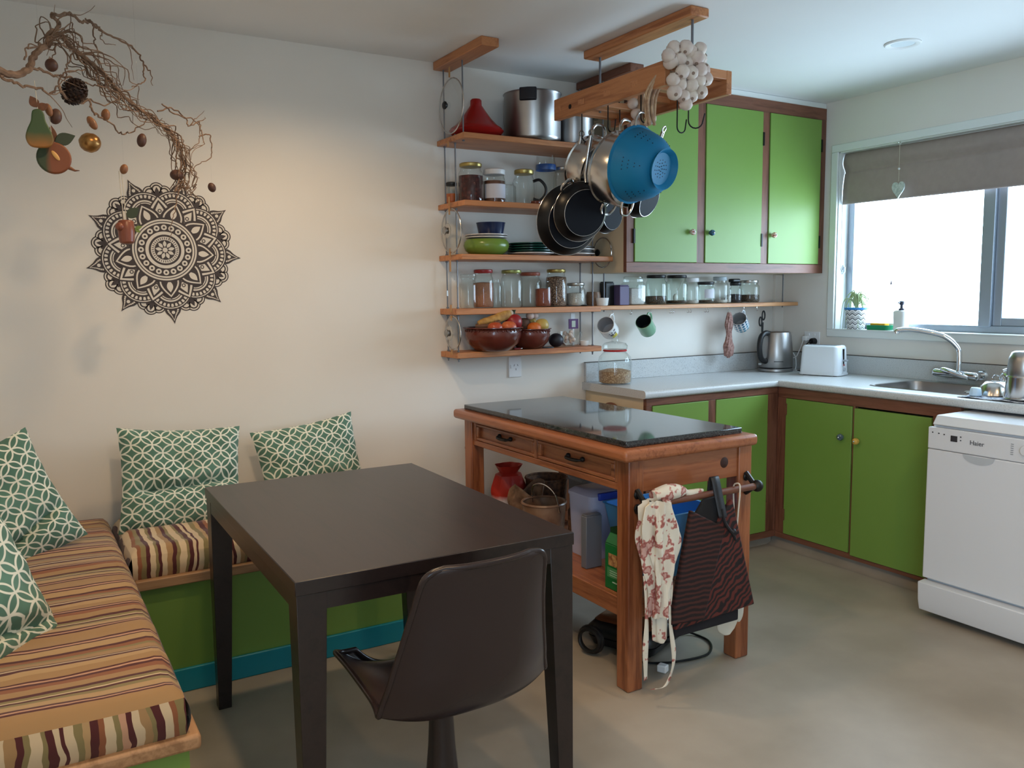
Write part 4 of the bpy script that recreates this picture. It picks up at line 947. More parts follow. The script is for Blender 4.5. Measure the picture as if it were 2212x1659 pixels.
build('body', MB().lathe([(.030, 0), (.036, .01), (.038, .05), (.034, .07), (.001, .07)], (-1.468, -.06, Z4+.001), 20, cap1=False), mottled('brown_stoneware', C(134, 102, 78), C(112, 84, 64), 30, .5), cj)
# bottom shelf
terra = mottled('brown_glazed_terracotta', C(104, 46, 34), C(86, 36, 28), 8, .22, coat=.3)
def bowl(label, x, y, z, r, h, mat):
    o = thing('terracotta_bowl', label, 'bowl', (x, y, z), group='brown glazed bowls')
    build('body', MB().lathe([(r*.5, 0), (r*.62, .004), (r*.88, h*.32), (r*.98, h*.66), (r*.96, h*.86)], (x, y, z), 40, cap1=False), mat, o)
    build('rim', MB().lathe([(r*.95, h*.86), (r*.96, h*.92), (r*1.06, h*.97), (r*1.06, h), (r*.92, h), (r*.86, h*.7), (r*.5, h*.14), (.001, h*.12)], (x, y, z), 40, cap0=False, cap1=False), mat, o)
    mb = MB()
    for i in range(36):
        a = 2*pi*i/36; mb.ball((x+r*.968*cos(a), y+r*.968*sin(a), z+h*.86), .0035, .0035, .0055, 8, 6)
    build('pinched_border', mb, mat, o)
bowl('larger brown glazed bowl of fruit and roots on the bottom shelf', -2.118, -.150, Z5, .135, .112, terra)
bowl('smaller brown glazed bowl of fruit beside it on the bottom shelf', -1.892, -.112, Z5, .102, .098, terra)
def fruit(name, label, c, rx, rz, mat, cat, bmpf=None, stem=None, rot=None):
    o = thing(name, label, cat, c)
    build('flesh', MB().ball(c, rx, rx, rz, 20, 14, bump=bmpf or (lambda p: 1-.10*max(0, p.z)**8), rot=rot), mat, o)
    if stem: build('stem', MB().lathe(stem[0], (c[0], c[1], c[2]+rz*.9), 8, cap0=False, cap1=False), stem[1], o)
    return o
tomr = mottled('orange_red_skin', C(178, 82, 48), C(164, 66, 40), 12, .3); tomp = mottled('peach_skin', C(196, 112, 66), C(184, 84, 52), 14, .35); pome = mottled('pomegranate_skin', C(150, 36, 40), C(132, 30, 34), 14, .35); org_ = mottled('orange_peel', C(196, 104, 38), C(188, 94, 32), 50, .45, bmp=.3, bscale=300); yel = mottled('yellow_skin', C(188, 162, 88), C(178, 150, 76), 15, .4); pot_ = mottled('potato_skin', C(108, 78, 62), C(86, 62, 50), 30, .7)
fruit('persimmon', 'small orange persimmon at the front left of the larger bowl', (-2.150, -.225, Z5+.110), .036, .030, tomr, 'fruit', stem=([(.006, 0), (.003, .006), (.001, .007)], lf))
fruit('apple', 'peach-coloured apple in the middle of the larger bowl', (-2.075, -.222, Z5+.110), .038, .033, tomp, 'fruit')
fruit('pomegranate', 'red pomegranate with crown at the right of larger bowl', (-2.015, -.165, Z5+.133), .042, .042, pome, 'fruit', stem=([(.010, 0), (.009, .012), (.014, .02)], dl))
pn = thing('parsnip', 'knobbly yellow root lying across the larger bowl', 'vegetable', (-2.10, -.16, Z5+.15))
q = spline([(-2.205, -.16, Z5+.130), (-2.17, -.168, Z5+.140), (-2.12, -.170, Z5+.150), (-2.07, -.165, Z5+.163), (-2.035, -.16, Z5+.172)], 4)
build('root', MB().tube(q, [.010, .013, .015, .016, .018, .017, .019, .021, .020, .022, .024, .023, .024, .024, .023, .022, .019][:len(q)], 12), mottled('yellow_root_skin', C(190, 148, 78), C(150, 108, 56), 40, .7, bmp=.3), pn)
build('cut_end', MB().ball((-2.032, -.16, Z5+.174), .019, .019, .019), mottled('pale_cut_end', C(206, 190, 166), C(160, 140, 120), 60, .6), pn)
build('side_root', MB().tube(spline([(-2.21, -.15, Z5+.118), (-2.17, -.19, Z5+.118), (-2.11, -.2, Z5+.135)], 4), .012, 8), pot_, pn)
fruit('orange', 'orange at the front of the smaller bowl', (-1.905, -.175, Z5+.100), .034, .032, org_, 'fruit')
fruit('lemon', 'pale yellow fruit at the right of the smaller bowl', (-1.845, -.150, Z5+.112), .034, .036, yel, 'fruit')
fruit('lemon', 'yellow fruit behind the garlic in the smaller bowl', (-1.868, -.085, Z5+.128), .028, .028, yel, 'fruit')
fruit('potato', 'dark potato at the left of smaller bowl', (-1.965, -.10, Z5+.115), .038, .035, pot_, 'vegetable')
fruit('potato', 'dark potato behind the orange in smaller bowl', (-1.92, -.105, Z5+.118), .034, .034, pot_, 'vegetable')
garl = mottled('garlic_skin', C(218, 204, 190), C(200, 178, 168), 18, .55)
def bulb(mb, c, r, R=None):
    n = len(mb.v)
    mb.lathe([(r*.20, -r*.80), (r*.60, -r*.72), (r*.93, -r*.32), (r, .04*r), (r*.90, r*.46), (r*.62, r*.80), (r*.38, r*.96), (r*.30, r*1.10)], (0, 0, 0), 20, sq=lambda t: 1+.035*cos(7*t))
    mb.xf(Matrix.Translation(c) @ (R if R is not None else Matrix()), n); return mb
for c, lb in (((-1.900, -.13, Z5+.158), 'garlic bulb standing on top of the smaller bowl'), ((-1.868, -.12, Z5+.160), 'second garlic bulb beside it on top of the smaller bowl')):
    single('garlic_bulb', bulb(MB(), c, .020), garl, lb, 'garlic', c)
c = (-1.732, -.105, Z5+.034)
av = thing('beetroot', 'round black-skinned beetroot beside the smaller bowl', 'vegetable', c)
build('root', MB().ball(c, .038, .038, .035, 20, 14), base('black_skin', C(30, 28, 36), .5), av); build('tail', MB().tube([(c[0]+.034, c[1]-.012, c[2]-.018), (c[0]+.048, c[1]-.016, c[2]-.027)], [.006, .001], 6), pot_, av)
gz = thing('glass_bowl', 'small glass bowl of garlic cloves on the bottom shelf', 'bowl', (-1.637, -.09, Z5))
build('bowl', MB().lathe([(.03, 0), (.04, .004), (.054, .03), (.062, .06), (.064, .072)], (-1.637, -.09, Z5), 28, cap1=False), M['glass'], gz)
rg = random.Random(4)
for k in range(11):
    a = k*2.4; r_ = .010+.026*((k*7) % 5)/5; c = (-1.637+r_*cos(a), -.09+r_*sin(a), Z5+.024+.0048*k)
    single('garlic_clove', MB().ball(c, .010, .008, .014, 10, 8, rot=Matrix.Rotation(rg.uniform(0, 3), 3, 'Y'), bump=lambda p: 1-.25*max(0, p.z)), garl, 'white garlic clove in the small glass bowl', 'garlic', c, 'loose garlic cloves in the glass bowl')
o = thing('seed_packet', 'purple and white card packet propped behind the glass bowl', 'packet', (-1.60, -.045, Z5))
build('card', MB().box(-1.615, -1.557, -.050, -.046, Z5+.085, Z5+.135), plain('purple_card', (92, 44, 104), .5), o); build('label_patch', MB().box(-1.598, -1.575, -.0512, -.0500, Z5+.093, Z5+.126), plain('pale_patch', (196, 206, 190), .5), o)
build('stand', MB().box(-1.592, -1.580, -.048, -.044, Z5, Z5+.085), plain('white_stick', (220, 220, 220)), o); build('folded_top', MB().box(-1.600, -1.575, -.046, -.043, Z5+.135, Z5+.165), M['white'], o)
o = thing('ramekin', 'tiny white ramekin at the right end of the bottom shelf', 'ramekin', (-1.558, -.105, Z5), group='white ramekins')
build('dish', MB().lathe([(.018, 0), (.020, .002), (.022, .026), (.020, .026), (.017, .004), (.001, .003)], (-1.558, -.105, Z5), 20, cap1=False), M['ceramic'], o)
o = thing('coaster', 'dark trivet lying in front of the bowls on the bottom shelf', 'trivet', (-1.80, -.135, Z5)); build('disc', MB().cyl((-1.80, -.135, Z5), (-1.80, -.135, Z5+.004), .030, .030, 24), plain('slate_grey', (52, 56, 62), .4), o)
o = thing('pocket_knife', 'small red folding knife between the two brown bowls', 'knife', (-1.985, -.158, Z5)); build('handle', MB().box(-2.01, -1.972, -.162, -.154, Z5, Z5+.009), plain('knife_red', (120, 26, 28), .35), o, bev=.003); build('blade_end', MB().ball((-1.968, -.158, Z5+.005), .006, .004, .004), M['chrome'], o)

# ================================================================ long jar shelf over the worktop
ls = thing('jar_shelf', 'long narrow pine shelf under the wall cabinet with cup hooks', 'shelf', (-.76, 0, 1.296))
build('shelf_board', MB().box(-1.496, -.012, -.142, -.002, 1.294, 1.316), wood('pale_pine', C(196, 138, 92), C(210, 156, 110), C(172, 112, 72), 'x', .42), ls, bev=.003)
for x in (-1.43, -.10): build('hanger_rod', MB().cyl((x, -.10, 1.285), (x, -.10, 1.482), .0035, seg=8), M['rod'], ls)
for x in (-1.376, -1.255, -1.122, -.98, -.962, -.853, -.834, -.723, -.705, -.545, -.42, -.315):
    pts = [(x, -.10, 1.296), (x, -.10, 1.284)] + [(x+.008*cos(a)*1.0, -.10, 1.276+.008*sin(a)) for a in [radians(90-20*k) for k in range(0, 13)]]
    build('cup_hook', MB().tube(pts, .0014, 6), M['chrome'], ls)
ZL = 1.3165
o = thing('ramekin', 'white ramekin at the left end of the long jar shelf', 'ramekin', (-1.452, -.115, ZL), group='white ramekins')
build('dish', MB().lathe([(.026, 0), (.029, .003), (.034, .040), (.031, .040), (.026, .006), (.001, .005)], (-1.452, -.115, ZL), 24, cap1=False), M['ceramic'], o)
def carton(label, x0, x1, y0, y1, h, mat, name='food_box', z=ZL, cat='box'):
    o = thing(name, label, cat, ((x0+x1)/2, (y0+y1)/2, z)); build('box', MB().box(x0, x1, y0, y1, z, z+h), mat, o, bev=.003); build('lid', MB().box(x0+.003, x1-.003, y0+.003, y1-.003, z+h, z+h+.006), mat, o, bev=.002); return o
carton('black box at the left of the long jar shelf', -1.395, -1.340, -.07, -.015, .118, M['black'])
carton('dull purple tin beside the black box on the long jar shelf', -1.338, -1.275, -.115, -.055, .100, base('dull_purple', C(96, 84, 120), .45))
jar('square jar of white flour with glass lid on the long shelf', -1.220, -.076, ZL, .060, .150, M['glass'], (flour, .82), square=True, neck=.78)
jar('narrow clear bottle behind the flour jar', -1.138, -.04, ZL, .024, .120, None, None, neck=.55, name='glass_bottle')
jar('dark-lidded jar a third full of brown seeds on the long shelf', -1.060, -.076, ZL, .058, .158, blackl, (seeds, .40), glass='glass_green')
jj = jar('dark-lidded jar holding a scoop and a few seeds on long shelf', -.912, -.076, ZL, .060, .158, blackl, (seeds, .14), glass='glass_green')
build('scoop', MB().tube([(-.885, -.09, ZL+.13), (-.925, -.085, ZL+.045)], .003, 6).ball((-.93, -.085, ZL+.035), .016, .010, .022), plain('pale_scoop', (210, 208, 200), .4), jj)
jar('clear jar with frosted white lid on the long shelf', -.800, -.07, ZL, .044, .144, M['white'], (rice, .15), lidh=.02)
jl = jar('short jar with black lid and square paper label on the long shelf', -.700, -.078, ZL, .052, .122, blackl, (seeds, .12), glass='glass_green')
build('paper_label', MB().grid(lambda u, v: (-.70+.0535*cos(radians(-140+70*u)), -.078+.0535*sin(radians(-140+70*u)), ZL+.03+.05*v), 12, 1), plain('label_paper', (206, 206, 214), .6), jl)
jar('tall clear bottle jar with pale blue lid on the long shelf', -.588, -.075, ZL, .047, .150, palel, (rice, .18), lidh=.02, neck=.74)
jar('slim white-filled spice jar between bottle and dark jar', -.520, -.07, ZL, .020, .095, None, (rice, .6), name='spice_jar')
dj = jar('dark spice jar with black flip-top on the long shelf', -.470, -.08, ZL, .034, .118, blackl, (dark_s, .62), lidh=.016, name='spice_jar')
build('flip_top', MB().box(-.51, -.45, -.10, -.06, ZL+.118, ZL+.138), M['black'], dj, bev=.006)
jar('rounded jar with silver lid half full of dark tea at shelf right end', -.355, -.078, ZL, .058, .130, silver, (seeds, .5), glass='glass_green')

# ---- mugs, bag and scissors on the hooks
def mug(label, hookp, o_dir, h_dir, mo, mi_, r=.040, h=.088):
    z = Vector(o_dir).normalized(); x = Vector(h_dir); x = (x-z*x.dot(z)).normalized(); y = z.cross(x)
    o = bpy.data.objects.new('mug', None); COL.objects.link(o); o.empty_display_size = .03; ORG[o] = Vector((0, 0, 0))
    Rm = Matrix((x, y, z)).transposed()
    top = Vector((r+.030, 0, h*.62)); loc = Vector(hookp)-Rm@top
    o.matrix_world = Matrix.Translation(loc) @ Rm.to_4x4(); tag(o, label, 'mug', 'mugs hanging from hooks')
    build('body', MB().lathe([(r*.82, 0), (r*.95, .004), (r, .012), (r, h), (r-.003, h+.001)], seg=30, cap1=False), mo, o)
    build('interior', MB().lathe([(r-.003, h+.001), (r-.004, .008), (.001, .006)], seg=30, cap0=False, cap1=False), mi_, o)
    build('handle', MB().tube(spline([(r-.002, 0, h*.86), (r+.016, 0, h*.88), (r+.027, 0, h*.70), (r+.027, 0, h*.45), (r+.014, 0, h*.22), (r-.002, 0, h*.18)], 5), .0052, 8), mo, o)
    return o
dots = base('dotted_print', C(226, 228, 230), .2); v = coords(dots, (1, 1, 1)); 
def dotted():
    m = dots; tc = N(m, 'ShaderNodeSeparateXYZ'); L(m, v, tc.inputs[0])
    an = N(m, 'ShaderNodeMath', operation='ARCTAN2'); L(m, tc.outputs[1], an.inputs[0]); L(m, tc.outputs[0], an.inputs[1])
    s = N(m, 'ShaderNodeMath', operation='MULTIPLY'); L(m, an.outputs[0], s.inputs[0]); s.inputs[1].default_value = 12/6.2832
    z_ = N(m, 'ShaderNodeMath', operation='MULTIPLY'); L(m, tc.outputs[2], z_.inputs[0]); z_.inputs[1].default_value = 1/.024
    cb = N(m, 'ShaderNodeCombineXYZ'); L(m, s.outputs[0], cb.inputs[0]); L(m, z_.outputs[0], cb.inputs[1])
    f = N(m, 'ShaderNodeVectorMath', operation='FRACTION'); L(m, cb.outputs[0], f.inputs[0])
    d = N(m, 'ShaderNodeVectorMath', operation='DISTANCE'); L(m, f.outputs[0], d.inputs[0]); d.inputs[1].default_value = (.5, .5, 0)
    lt = N(m, 'ShaderNodeMath', operation='LESS_THAN'); L(m, d.outputs['Value'], lt.inputs[0]); lt.inputs[1].default_value = .36
    gt = ramp(m, z_.outputs[0], [(0, C(96, 176, 206)), (1.0, C(40, 60, 92))])
    hz = N(m, 'ShaderNodeMath', operation='DIVIDE'); L(m, z_.outputs[0], hz.inputs[0]); hz.inputs[1].default_value = 4; L(m, hz.outputs[0], gt.inputs[0])
    mx = N(m, 'ShaderNodeMix', data_type='RGBA'); L(m, lt.outputs[0], mx.inputs[0]); mx.inputs[6].default_value = C(226, 228, 230); L(m, gt.outputs[0], mx.inputs[7]); L(m, mx.outputs[2], bsdf(m).inputs['Base Color'])
dotted()
OD, HD = (-.70, -.42, .52), (.55, .1, .8)
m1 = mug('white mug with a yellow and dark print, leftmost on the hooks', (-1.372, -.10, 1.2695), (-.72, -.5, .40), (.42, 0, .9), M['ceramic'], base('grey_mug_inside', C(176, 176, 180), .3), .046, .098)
pt = base('yellow_print', C(206, 186, 60), .3); pk = base('dark_print', C(66, 44, 60), .3)
def patch(par, a0, a1, z0, z1, r, m, r_=None): build('print', MB().grid(lambda u, w_: (r*cos(radians(a0+(a1-a0)*u)), r*sin(radians(a0+(a1-a0)*u)), z0+(z1-z0)*w_), 8, 1), m, par)
patch(m1, 225, 262, .012, .040, .0464, pt); patch(m1, 218, 240, .040, .058, .0464, pk); patch(m1, 246, 262, .044, .054, .0464, pk); patch(m1, 212, 222, .064, .072, .0464, pk); patch(m1, 232, 240, .066, .078, .0464, pk); patch(m1, 252, 268, .070, .080, .0464, pk)
mug('pale green enamel mug with dark inside on the hooks', (-1.118, -.10, 1.2695), OD, HD, base('green_enamel', C(126, 168, 138), .25), base('dark_enamel', C(30, 36, 38), .3), .044, .100)
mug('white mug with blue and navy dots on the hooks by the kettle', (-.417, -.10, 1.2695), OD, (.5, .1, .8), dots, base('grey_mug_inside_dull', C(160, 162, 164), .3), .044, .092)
kb_ = thing('string_bag', 'pinkish crochet string bag hanging from a hook', 'bag', (-.537, -.10, 1.27))
def bagf(u, w_):
    a = 2*pi*u; zz = 1.264-.262*w_
    r = .008+.018*math.exp(-((w_-.24)/.20)**2)+.026*math.exp(-((w_-.80)/.26)**2)
    r *= 1+.10*sin(9*a+12*w_)+.08*sin(5*a-17*w_); 
    if w_ > .97: r *= .4
    return (-.537+r*cos(a)*1.0, -.10+r*.62*sin(a), zz)
build('net', MB().grid(bagf, 40, 40, close_u=True), mottled('pink_grey_crochet', C(168, 132, 122), C(120, 84, 78), 90, .85, bmp=.6, bscale=300), kb_)
build('loop', MB().torus((-.537, -.10, 1.266), .006, .002, 'y', 14, 6), thread, kb_)
sc_ = thing('kitchen_scissors', 'black-handled scissors hanging point down from a hook', 'scissors', (-.268, -.10, 1.27))
for dx, dz in ((0.006, 1.240), (-.018, 1.205)):
    build('finger_loop', MB().tube([(-.264+dx+.014*cos(a)*.8, -.10, dz+.026*sin(a)) for a in [2*pi*k/20 for k in range(20)]], .0042, 8, closed=True), M['black'], sc_)
build('blade', MB().extrude([(-.272, -.104, 1.20), (-.260, -.104, 1.20), (-.262, -.104, 1.08), (-.267, -.104, 1.05)], (0, .003, 0)), M['black'], sc_); build('blade', MB().extrude([(-.276, -.1, 1.185), (-.264, -.1, 1.185), (-.266, -.1, 1.08), (-.271, -.1, 1.05)], (0, .003, 0)), M['steel'], sc_)
# ================================================================ hanging pot rack
pk_ = thing('pot_rack', 'wooden ladder-shaped pot rack hung on two rods from a ceiling batten', 'pot rack', (-1.78, -.8, 2.14))
build('ceiling_batten', MB().box(-1.832, -1.742, -1.165, -.48, 2.404, ZC), M['pine_y'], pk_, bev=.006)
for x0_, x1_ in ((-1.945, -1.918), (-1.632, -1.605)):
    build('side_rail', MB().box(x0_, x1_, -1.150, -.415, 2.142, 2.232), M['pine_y'], pk_, bev=.003)
for y in (-.445, -.62, -.80, -.97):
    build('crossbar', MB().box(-1.9458, -1.6042, y-.022, y+.022, 2.172, 2.196), M['pine_x'], pk_, bev=.002)
build('crossbar', MB().box(-1.9178, -1.6322, -1.149, -1.108, 2.197, 2.2312), M['pine_x'], pk_, bev=.002)
for y in (-.54, -1.12): build('hanger_rod', MB().cyl((-1.785, y, 2.17), (-1.785, y, 2.41), .005, seg=8), M['rod'], pk_)
build('hanger_bar', MB().box(-1.93, -1.63, -.555, -.525, 2.176, 2.20), M['pine_x'], pk_, bev=.002)
build('plugged_hole', MB().cyl((-1.944, -.54, 2.180), (-1.9465, -.54, 2.180), .010, seg=16), M['iron'], pk_)
def shook(p, top, label, wide=.022, ang_=0):
    x, y, z = p; o = thing('pot_hook', label, 'hook', (x, y, z), group='black wire pot hooks')
    a = radians(ang_); d = Vector((cos(a), sin(a), 0))
    c = Vector((x, y, z))
    pts = [c+Vector((0, 0, top-z+.0))-d*wide, c+Vector((0, 0, .03))-d*wide] + [c+Vector((0, 0, wide))-d*wide*cos(t_)-Vector((0, 0, wide*sin(t_))) for t_ in [pi*k/8 for k in range(9)]] + [c+Vector((0, 0, .055))+d*wide*1.25]
    build('hook_wire', MB().tube(pts, .0028, 7), M['iron'], o)
    T_ = Vector((x, y, top))-d*wide
    build('bar_loop', MB().tube([T_, T_+Vector((0, .012, .012)), T_+Vector((0, .028, .004)), T_+Vector((0, .028, -.02))], .0028, 7), M['iron'], o)
def ringh(par, c, d, w_, out, r=.0045, mat='steel'):
    """loop handle on a rim: c attach centre, d tangent, out outward vector"""
    c = Vector(c); d = Vector(d); out = Vector(out)
    pts = spline([c-d*w_, c-d*w_*.95+out*.55, c-d*w_*.5+out, c+d*w_*.5+out, c+d*w_*.95+out*.55, c+d*w_], 4)
    build('loop_handle', MB().tube(pts, r, 8), M[mat], par)
# colander
co = thing('colander', 'bright blue enamel colander with wire handles hanging on its side', 'colander', (-1.830, -1.015, 1.862), rot=(-77, 0, 11))
blue = base('blue_enamel', C(22, 114, 156), .5, spec=.3)
build('bowl', MB().lathe([(.068, .012), (.094, .020), (.122, .060), (.140, .110), (.147, .148), (.156, .152), (.156, .156), (.144, .154), (.137, .112), (.118, .062), (.090, .026), (.001, .016)], seg=48, cap0=False, cap1=False), blue, co)
build('foot_ring', MB().lathe([(.066, .014), (.074, 0), (.080, -.008), (.077, -.006), (.062, .013), (.001, .016)], seg=40, cap0=False, cap1=False), blue, co)
ho = MB(); hd = []
for ring, (r_, z_, cnt) in enumerate(((.0965, .0182, 0), (.106, .034, 1), (.1175, .052, 2), (.129, .075, 3), (.1375, .098, 4))):
    for g in range(6):
        for k in range(cnt):
            a = 2*pi*g/6+(k-(cnt-1)/2)*.11; nrm = Vector((cos(a)*.9, sin(a)*.9, -.42)).normalized(); p = Vector((r_*cos(a), r_*sin(a), z_))
            ho.cyl(p-nrm*.003, p+nrm*.0007, .0022, .0022, 6)
for ring_, n_ in ((.010, 5), (.022, 9), (.034, 13)):
    for k in range(n_): a = 2*pi*k/n_; ho.cyl((ring_*cos(a), ring_*sin(a), .0135), (ring_*cos(a), ring_*sin(a), .0152), .0022, .0022, 6)
build('drain_holes', ho, plain('hole_dark', (16, 40, 58), .6), co)['kind'] = 'stuff'
for s in (-1, 1): ringh(co, (0, s*.150, .152), (1, 0, 0), .034, (0, s*.052, .006), .0045)
# steel pots
def hpot(label, loc, rot, r, h, name='saucepan', mat='steel'):
    o = thing(name, label, 'pot', loc, rot=rot, group='steel pots hanging from the rack')
    build('body', MB().lathe([(r*.80, 0), (r*.94, .006), (r, .022), (r, h-.004), (r+.006, h), (r+.006, h+.004), (r-.003, h), (r-.004, .02), (.001, .008)], seg=44, cap1=False), M[mat], o)
    build('base_disc', MB().lathe([(r*.72, -.004), (r*.76, -.002), (r*.76, .001)], seg=40), M['steel_dull'], o)
    for s in (-1, 1): ringh(o, (0, s*(r+.002), h*.86), (1, 0, 0), .040, (0, s*.045, .012), .006)
    return o
hpot('large shiny steel pot hanging beside the blue colander', (-1.80, -.80, 1.875), (-72, 0, 10), .150, .115)
hpot('steel pot hanging behind the large shiny pot', (-1.82, -.61, 1.905), (-68, 0, 6), .128, .10)
# frying pans, undersides towards the room
def fpan(label, loc, rot, r, hl, handle=True, wirehandles=False, group='black frying pans hanging from the rack'):
    o = thing('frying_pan', label, 'frying pan', loc, rot=rot, group=group)
    build('pan', MB().lathe([(r*.76, 0), (r*.86, .010), (r*.97, .034), (r, .042), (r-.002, .043), (r*.94, .034), (r*.74, .006), (.001, .005)], seg=48, cap0=False, cap1=False), M['nonstick'], o)
    build('base_plate', MB().lathe([(r*.765, .001), (r*.755, -.001), (.001, -.001)], seg=48, cap0=False, cap1=False), M['nonstick_base'], o)
    build('rim', MB().torus((0, 0, .042), r, .0016, 'z', 48, 6), M['steel'], o)
    build('base_ring', MB().torus((0, 0, 0), r*.765, .0012, 'z', 48, 6), M['steel'], o)
    if handle:
        build('handle', MB().tube([(0, -r*.96, .032), (0, -r-.03, .05), (0, -r-.09, .056), (0, -r-hl, .056)], [.007, .009, .011, .008], 10), M['steel'], o)
        build('hang_loop', MB().torus((0, -r-hl-.012, .056), .012, .003, 'z', 16, 6), M['steel'], o)
    if wirehandles:
        for sx in (-1, 1):
            a = radians(-90+sx*42); d = Vector((cos(a), sin(a), 0)); t_ = Vector((-sin(a), cos(a), 0)); ringh(o, Vector((0, 0, .034))+d*r*.97, t_, .030, d*.032+Vector((0, 0, -.02)), .0065)
    return o
fpan('larger black frying pan at the back of the hanging pair', (-1.945, -.56, 1.695), (-80, 6, -4), .155, .20)
fpan('smaller black frying pan with two steel side handles, in front', (-1.935, -.635, 1.722), (-78, 4, -6), .128, .19, wirehandles=True)
fpan('dark skillet half hidden below the shiny steel pot', (-1.72, -.55, 1.725), (-84, 0, 10), .080, .22)
fpan('grey-based small pan peeping out below the colander', (-1.72, -.80, 1.765), (-66, 0, 20), .088, .19)
shook((-1.893, -.585, 2.03), 2.19, 'wire hook holding the frying pan handles'); shook((-1.845, -.70, 2.055), 2.20, 'wire hook holding the shiny steel pot', .018); shook((-1.835, -.905, 2.058), 2.20, 'wire hook holding the blue colander', .02)
shook((-1.70, -.97, 2.02), 2.20, 'wire hook by the right rail of the rack'); shook((-1.77, -1.128, 2.005), 2.195, 'empty wire hook under the garlic at near end of rack', .028, -30); shook((-1.72, -.62, 2.05), 2.20, 'wire hook at the far right of the rack', .018)
# garlic plait
gp = thing('garlic_braid', 'plait of white garlic bulbs hung over the near end of the rack', 'garlic braid', (-1.87, -1.17, 2.17))
ru = random.Random(21)
cs = [(1430, 125), ]
GB = [(-1.975, 2.230), (-1.945, 2.262), (-1.955, 2.215), (-1.905, 2.262), (-1.915, 2.225), (-1.875, 2.218), (-1.872, 2.258), (-1.83, 2.268), (-1.845, 2.235), (-1.805, 2.245), (-1.915, 2.178), (-1.875, 2.178), (-1.835, 2.195), (-1.795, 2.205), (-1.94, 2.150), (-1.905, 2.140), (-1.862, 2.140), (-1.822, 2.165), (-1.788, 2.170), (-1.93, 2.108), (-1.888, 2.100), (-1.848, 2.105), (-1.812, 2.120), (-1.87, 2.075)]
rootm = plain('garlic_root', (140, 118, 104), .9)
for k, (x, z) in enumerate(GB):
    d = Vector((ru.uniform(-.9, .9), (-1 if k % 2 else 1)*ru.uniform(.3, 1), ru.uniform(-.9, .9))).normalized()
    c = Vector((x, -1.185-ru.uniform(0, .03), z)); R = Vector((0, 0, -1)).rotation_difference(d).to_matrix().to_4x4(); r = ru.uniform(.024, .030)
    b_ = build('bulb', bulb(MB(), c, r, R), garl, gp, smooth=75)
    build('root_tuft', MB().cyl(c+d*r*.76, c+d*r*.88, r*.26, r*.20, 9), rootm, b_)
    build('cut_neck', MB().cyl(c-d*r*1.05, c-d*r*1.13, r*.29, r*.22, 9), rootm, b_)
bs = MB(); straw = mottled('dry_garlic_stalk', C(190, 160, 128), C(150, 116, 92), 40, .8)
for k in range(7):
    x = -1.93+.012*(k % 4); y = -1.10+.01*(k % 3)
    bs.tube(spline([(-1.88+.01*k-.03, -1.165, 2.17+.01*k), (x, -1.115, 2.20), (x-.02+.008*sin(k), y+.03, 2.13), (x-.01+.01*sin(2*k), y+.05, 2.07), (x+.008*cos(k), y+.06, 2.02)], 4), .006, 6)
build('plaited_stalk', bs, straw, gp)
gp2 = thing('garlic_braid', 'second smaller garlic plait hanging inside the rack behind the colander hook', 'garlic braid', (-1.80, -.88, 2.12))
for k, (x, y, z) in enumerate(((-1.86, -.86, 2.14), (-1.85, -.87, 2.10), (-1.80, -.88, 2.13), (-1.84, -.86, 2.06), (-1.79, -.89, 2.08))):
    b_ = build('bulb', bulb(MB(), (x, y, z), .023, Matrix.Rotation(radians(140+40*k), 4, 'Y')), garl, gp2)
build('plaited_stalk', MB().tube(spline([(-1.83, -.88, 2.18), (-1.835, -.875, 2.10), (-1.825, -.88, 2.04), (-1.83, -.885, 1.99)], 5), [.014]*16, 8), straw, gp2)

# ================================================================ things on the worktop
oj = thing('glass_canister', 'large ribbed glass jar of oats with stopper lid on the worktop', 'jar', (-1.408, -.165, ZT))
x, y = -1.408, -.165
build('glass_body', MB().lathe([(.068, .001), (.082, .006), (.085, .03), (.086, .115), (.080, .140), (.062, .160), (.056, .165), (.056, .175)], (x, y, ZT), 64, cap1=False, sq=lambda t: 1+.012*cos(24*t)), M['glass'], oj)
build('contents', MB().lathe([(.066, .004), (.079, .010), (.082, .04), (.082, .066), (.045, .076), (.001, .070)], (x, y, ZT), 36, cap1=False), oats, oj)
build('seal_ring', MB().torus((x, y, ZT+.172), .057, .005, 'z', 32, 8), base('red_rubber', C(176, 40, 40), .5), oj)
build('stopper', MB().lathe([(.054, .177), (.064, .180), (.066, .196), (.056, .210), (.030, .216), (.018, .220), (.016, .232), (.022, .240), (.018, .248), (.001, .249)], (x, y, ZT), 36, cap1=False), M['glass'], oj)
kt = thing('electric_kettle', 'brushed steel electric kettle with black handle in the worktop corner', 'kettle', (-.228, -.172, ZT))
x, y = -.228, -.172
build('power_base', MB().lathe([(.080, 0), (.084, .004), (.084, .014), (.078, .018), (.001, .018)], (x, y, ZT), 36, cap1=False), M['steel_dull'], kt)
build('body', MB().lathe([(.080, .022), (.082, .026), (.079, .10), (.072, .175), (.068, .190), (.060, .194), (.001, .195)], (x, y, ZT), 40, cap1=False), M['steel_dull'], kt)
build('base_gap', MB().lathe([(.079, .018), (.079, .022)], (x, y, ZT), 36), M['black'], kt)
hd = Vector((-.86, -.10, 0)).normalized()
P0 = Vector((x, y, ZT))
hp = [P0+hd*a+Vector((0, 0, b)) for a, b in ((.060, .186), (.088, .188), (.118, .172), (.130, .130), (.126, .090), (.112, .064), (.084, .052), (.076, .060))]
build('handle', MB().tube(spline(hp, 5), .013, 10), M['black'], kt)
build('switch', MB().box(x-.112, x-.085, y-.012, y+.006, ZT+.036, ZT+.044), M['steel'], kt)
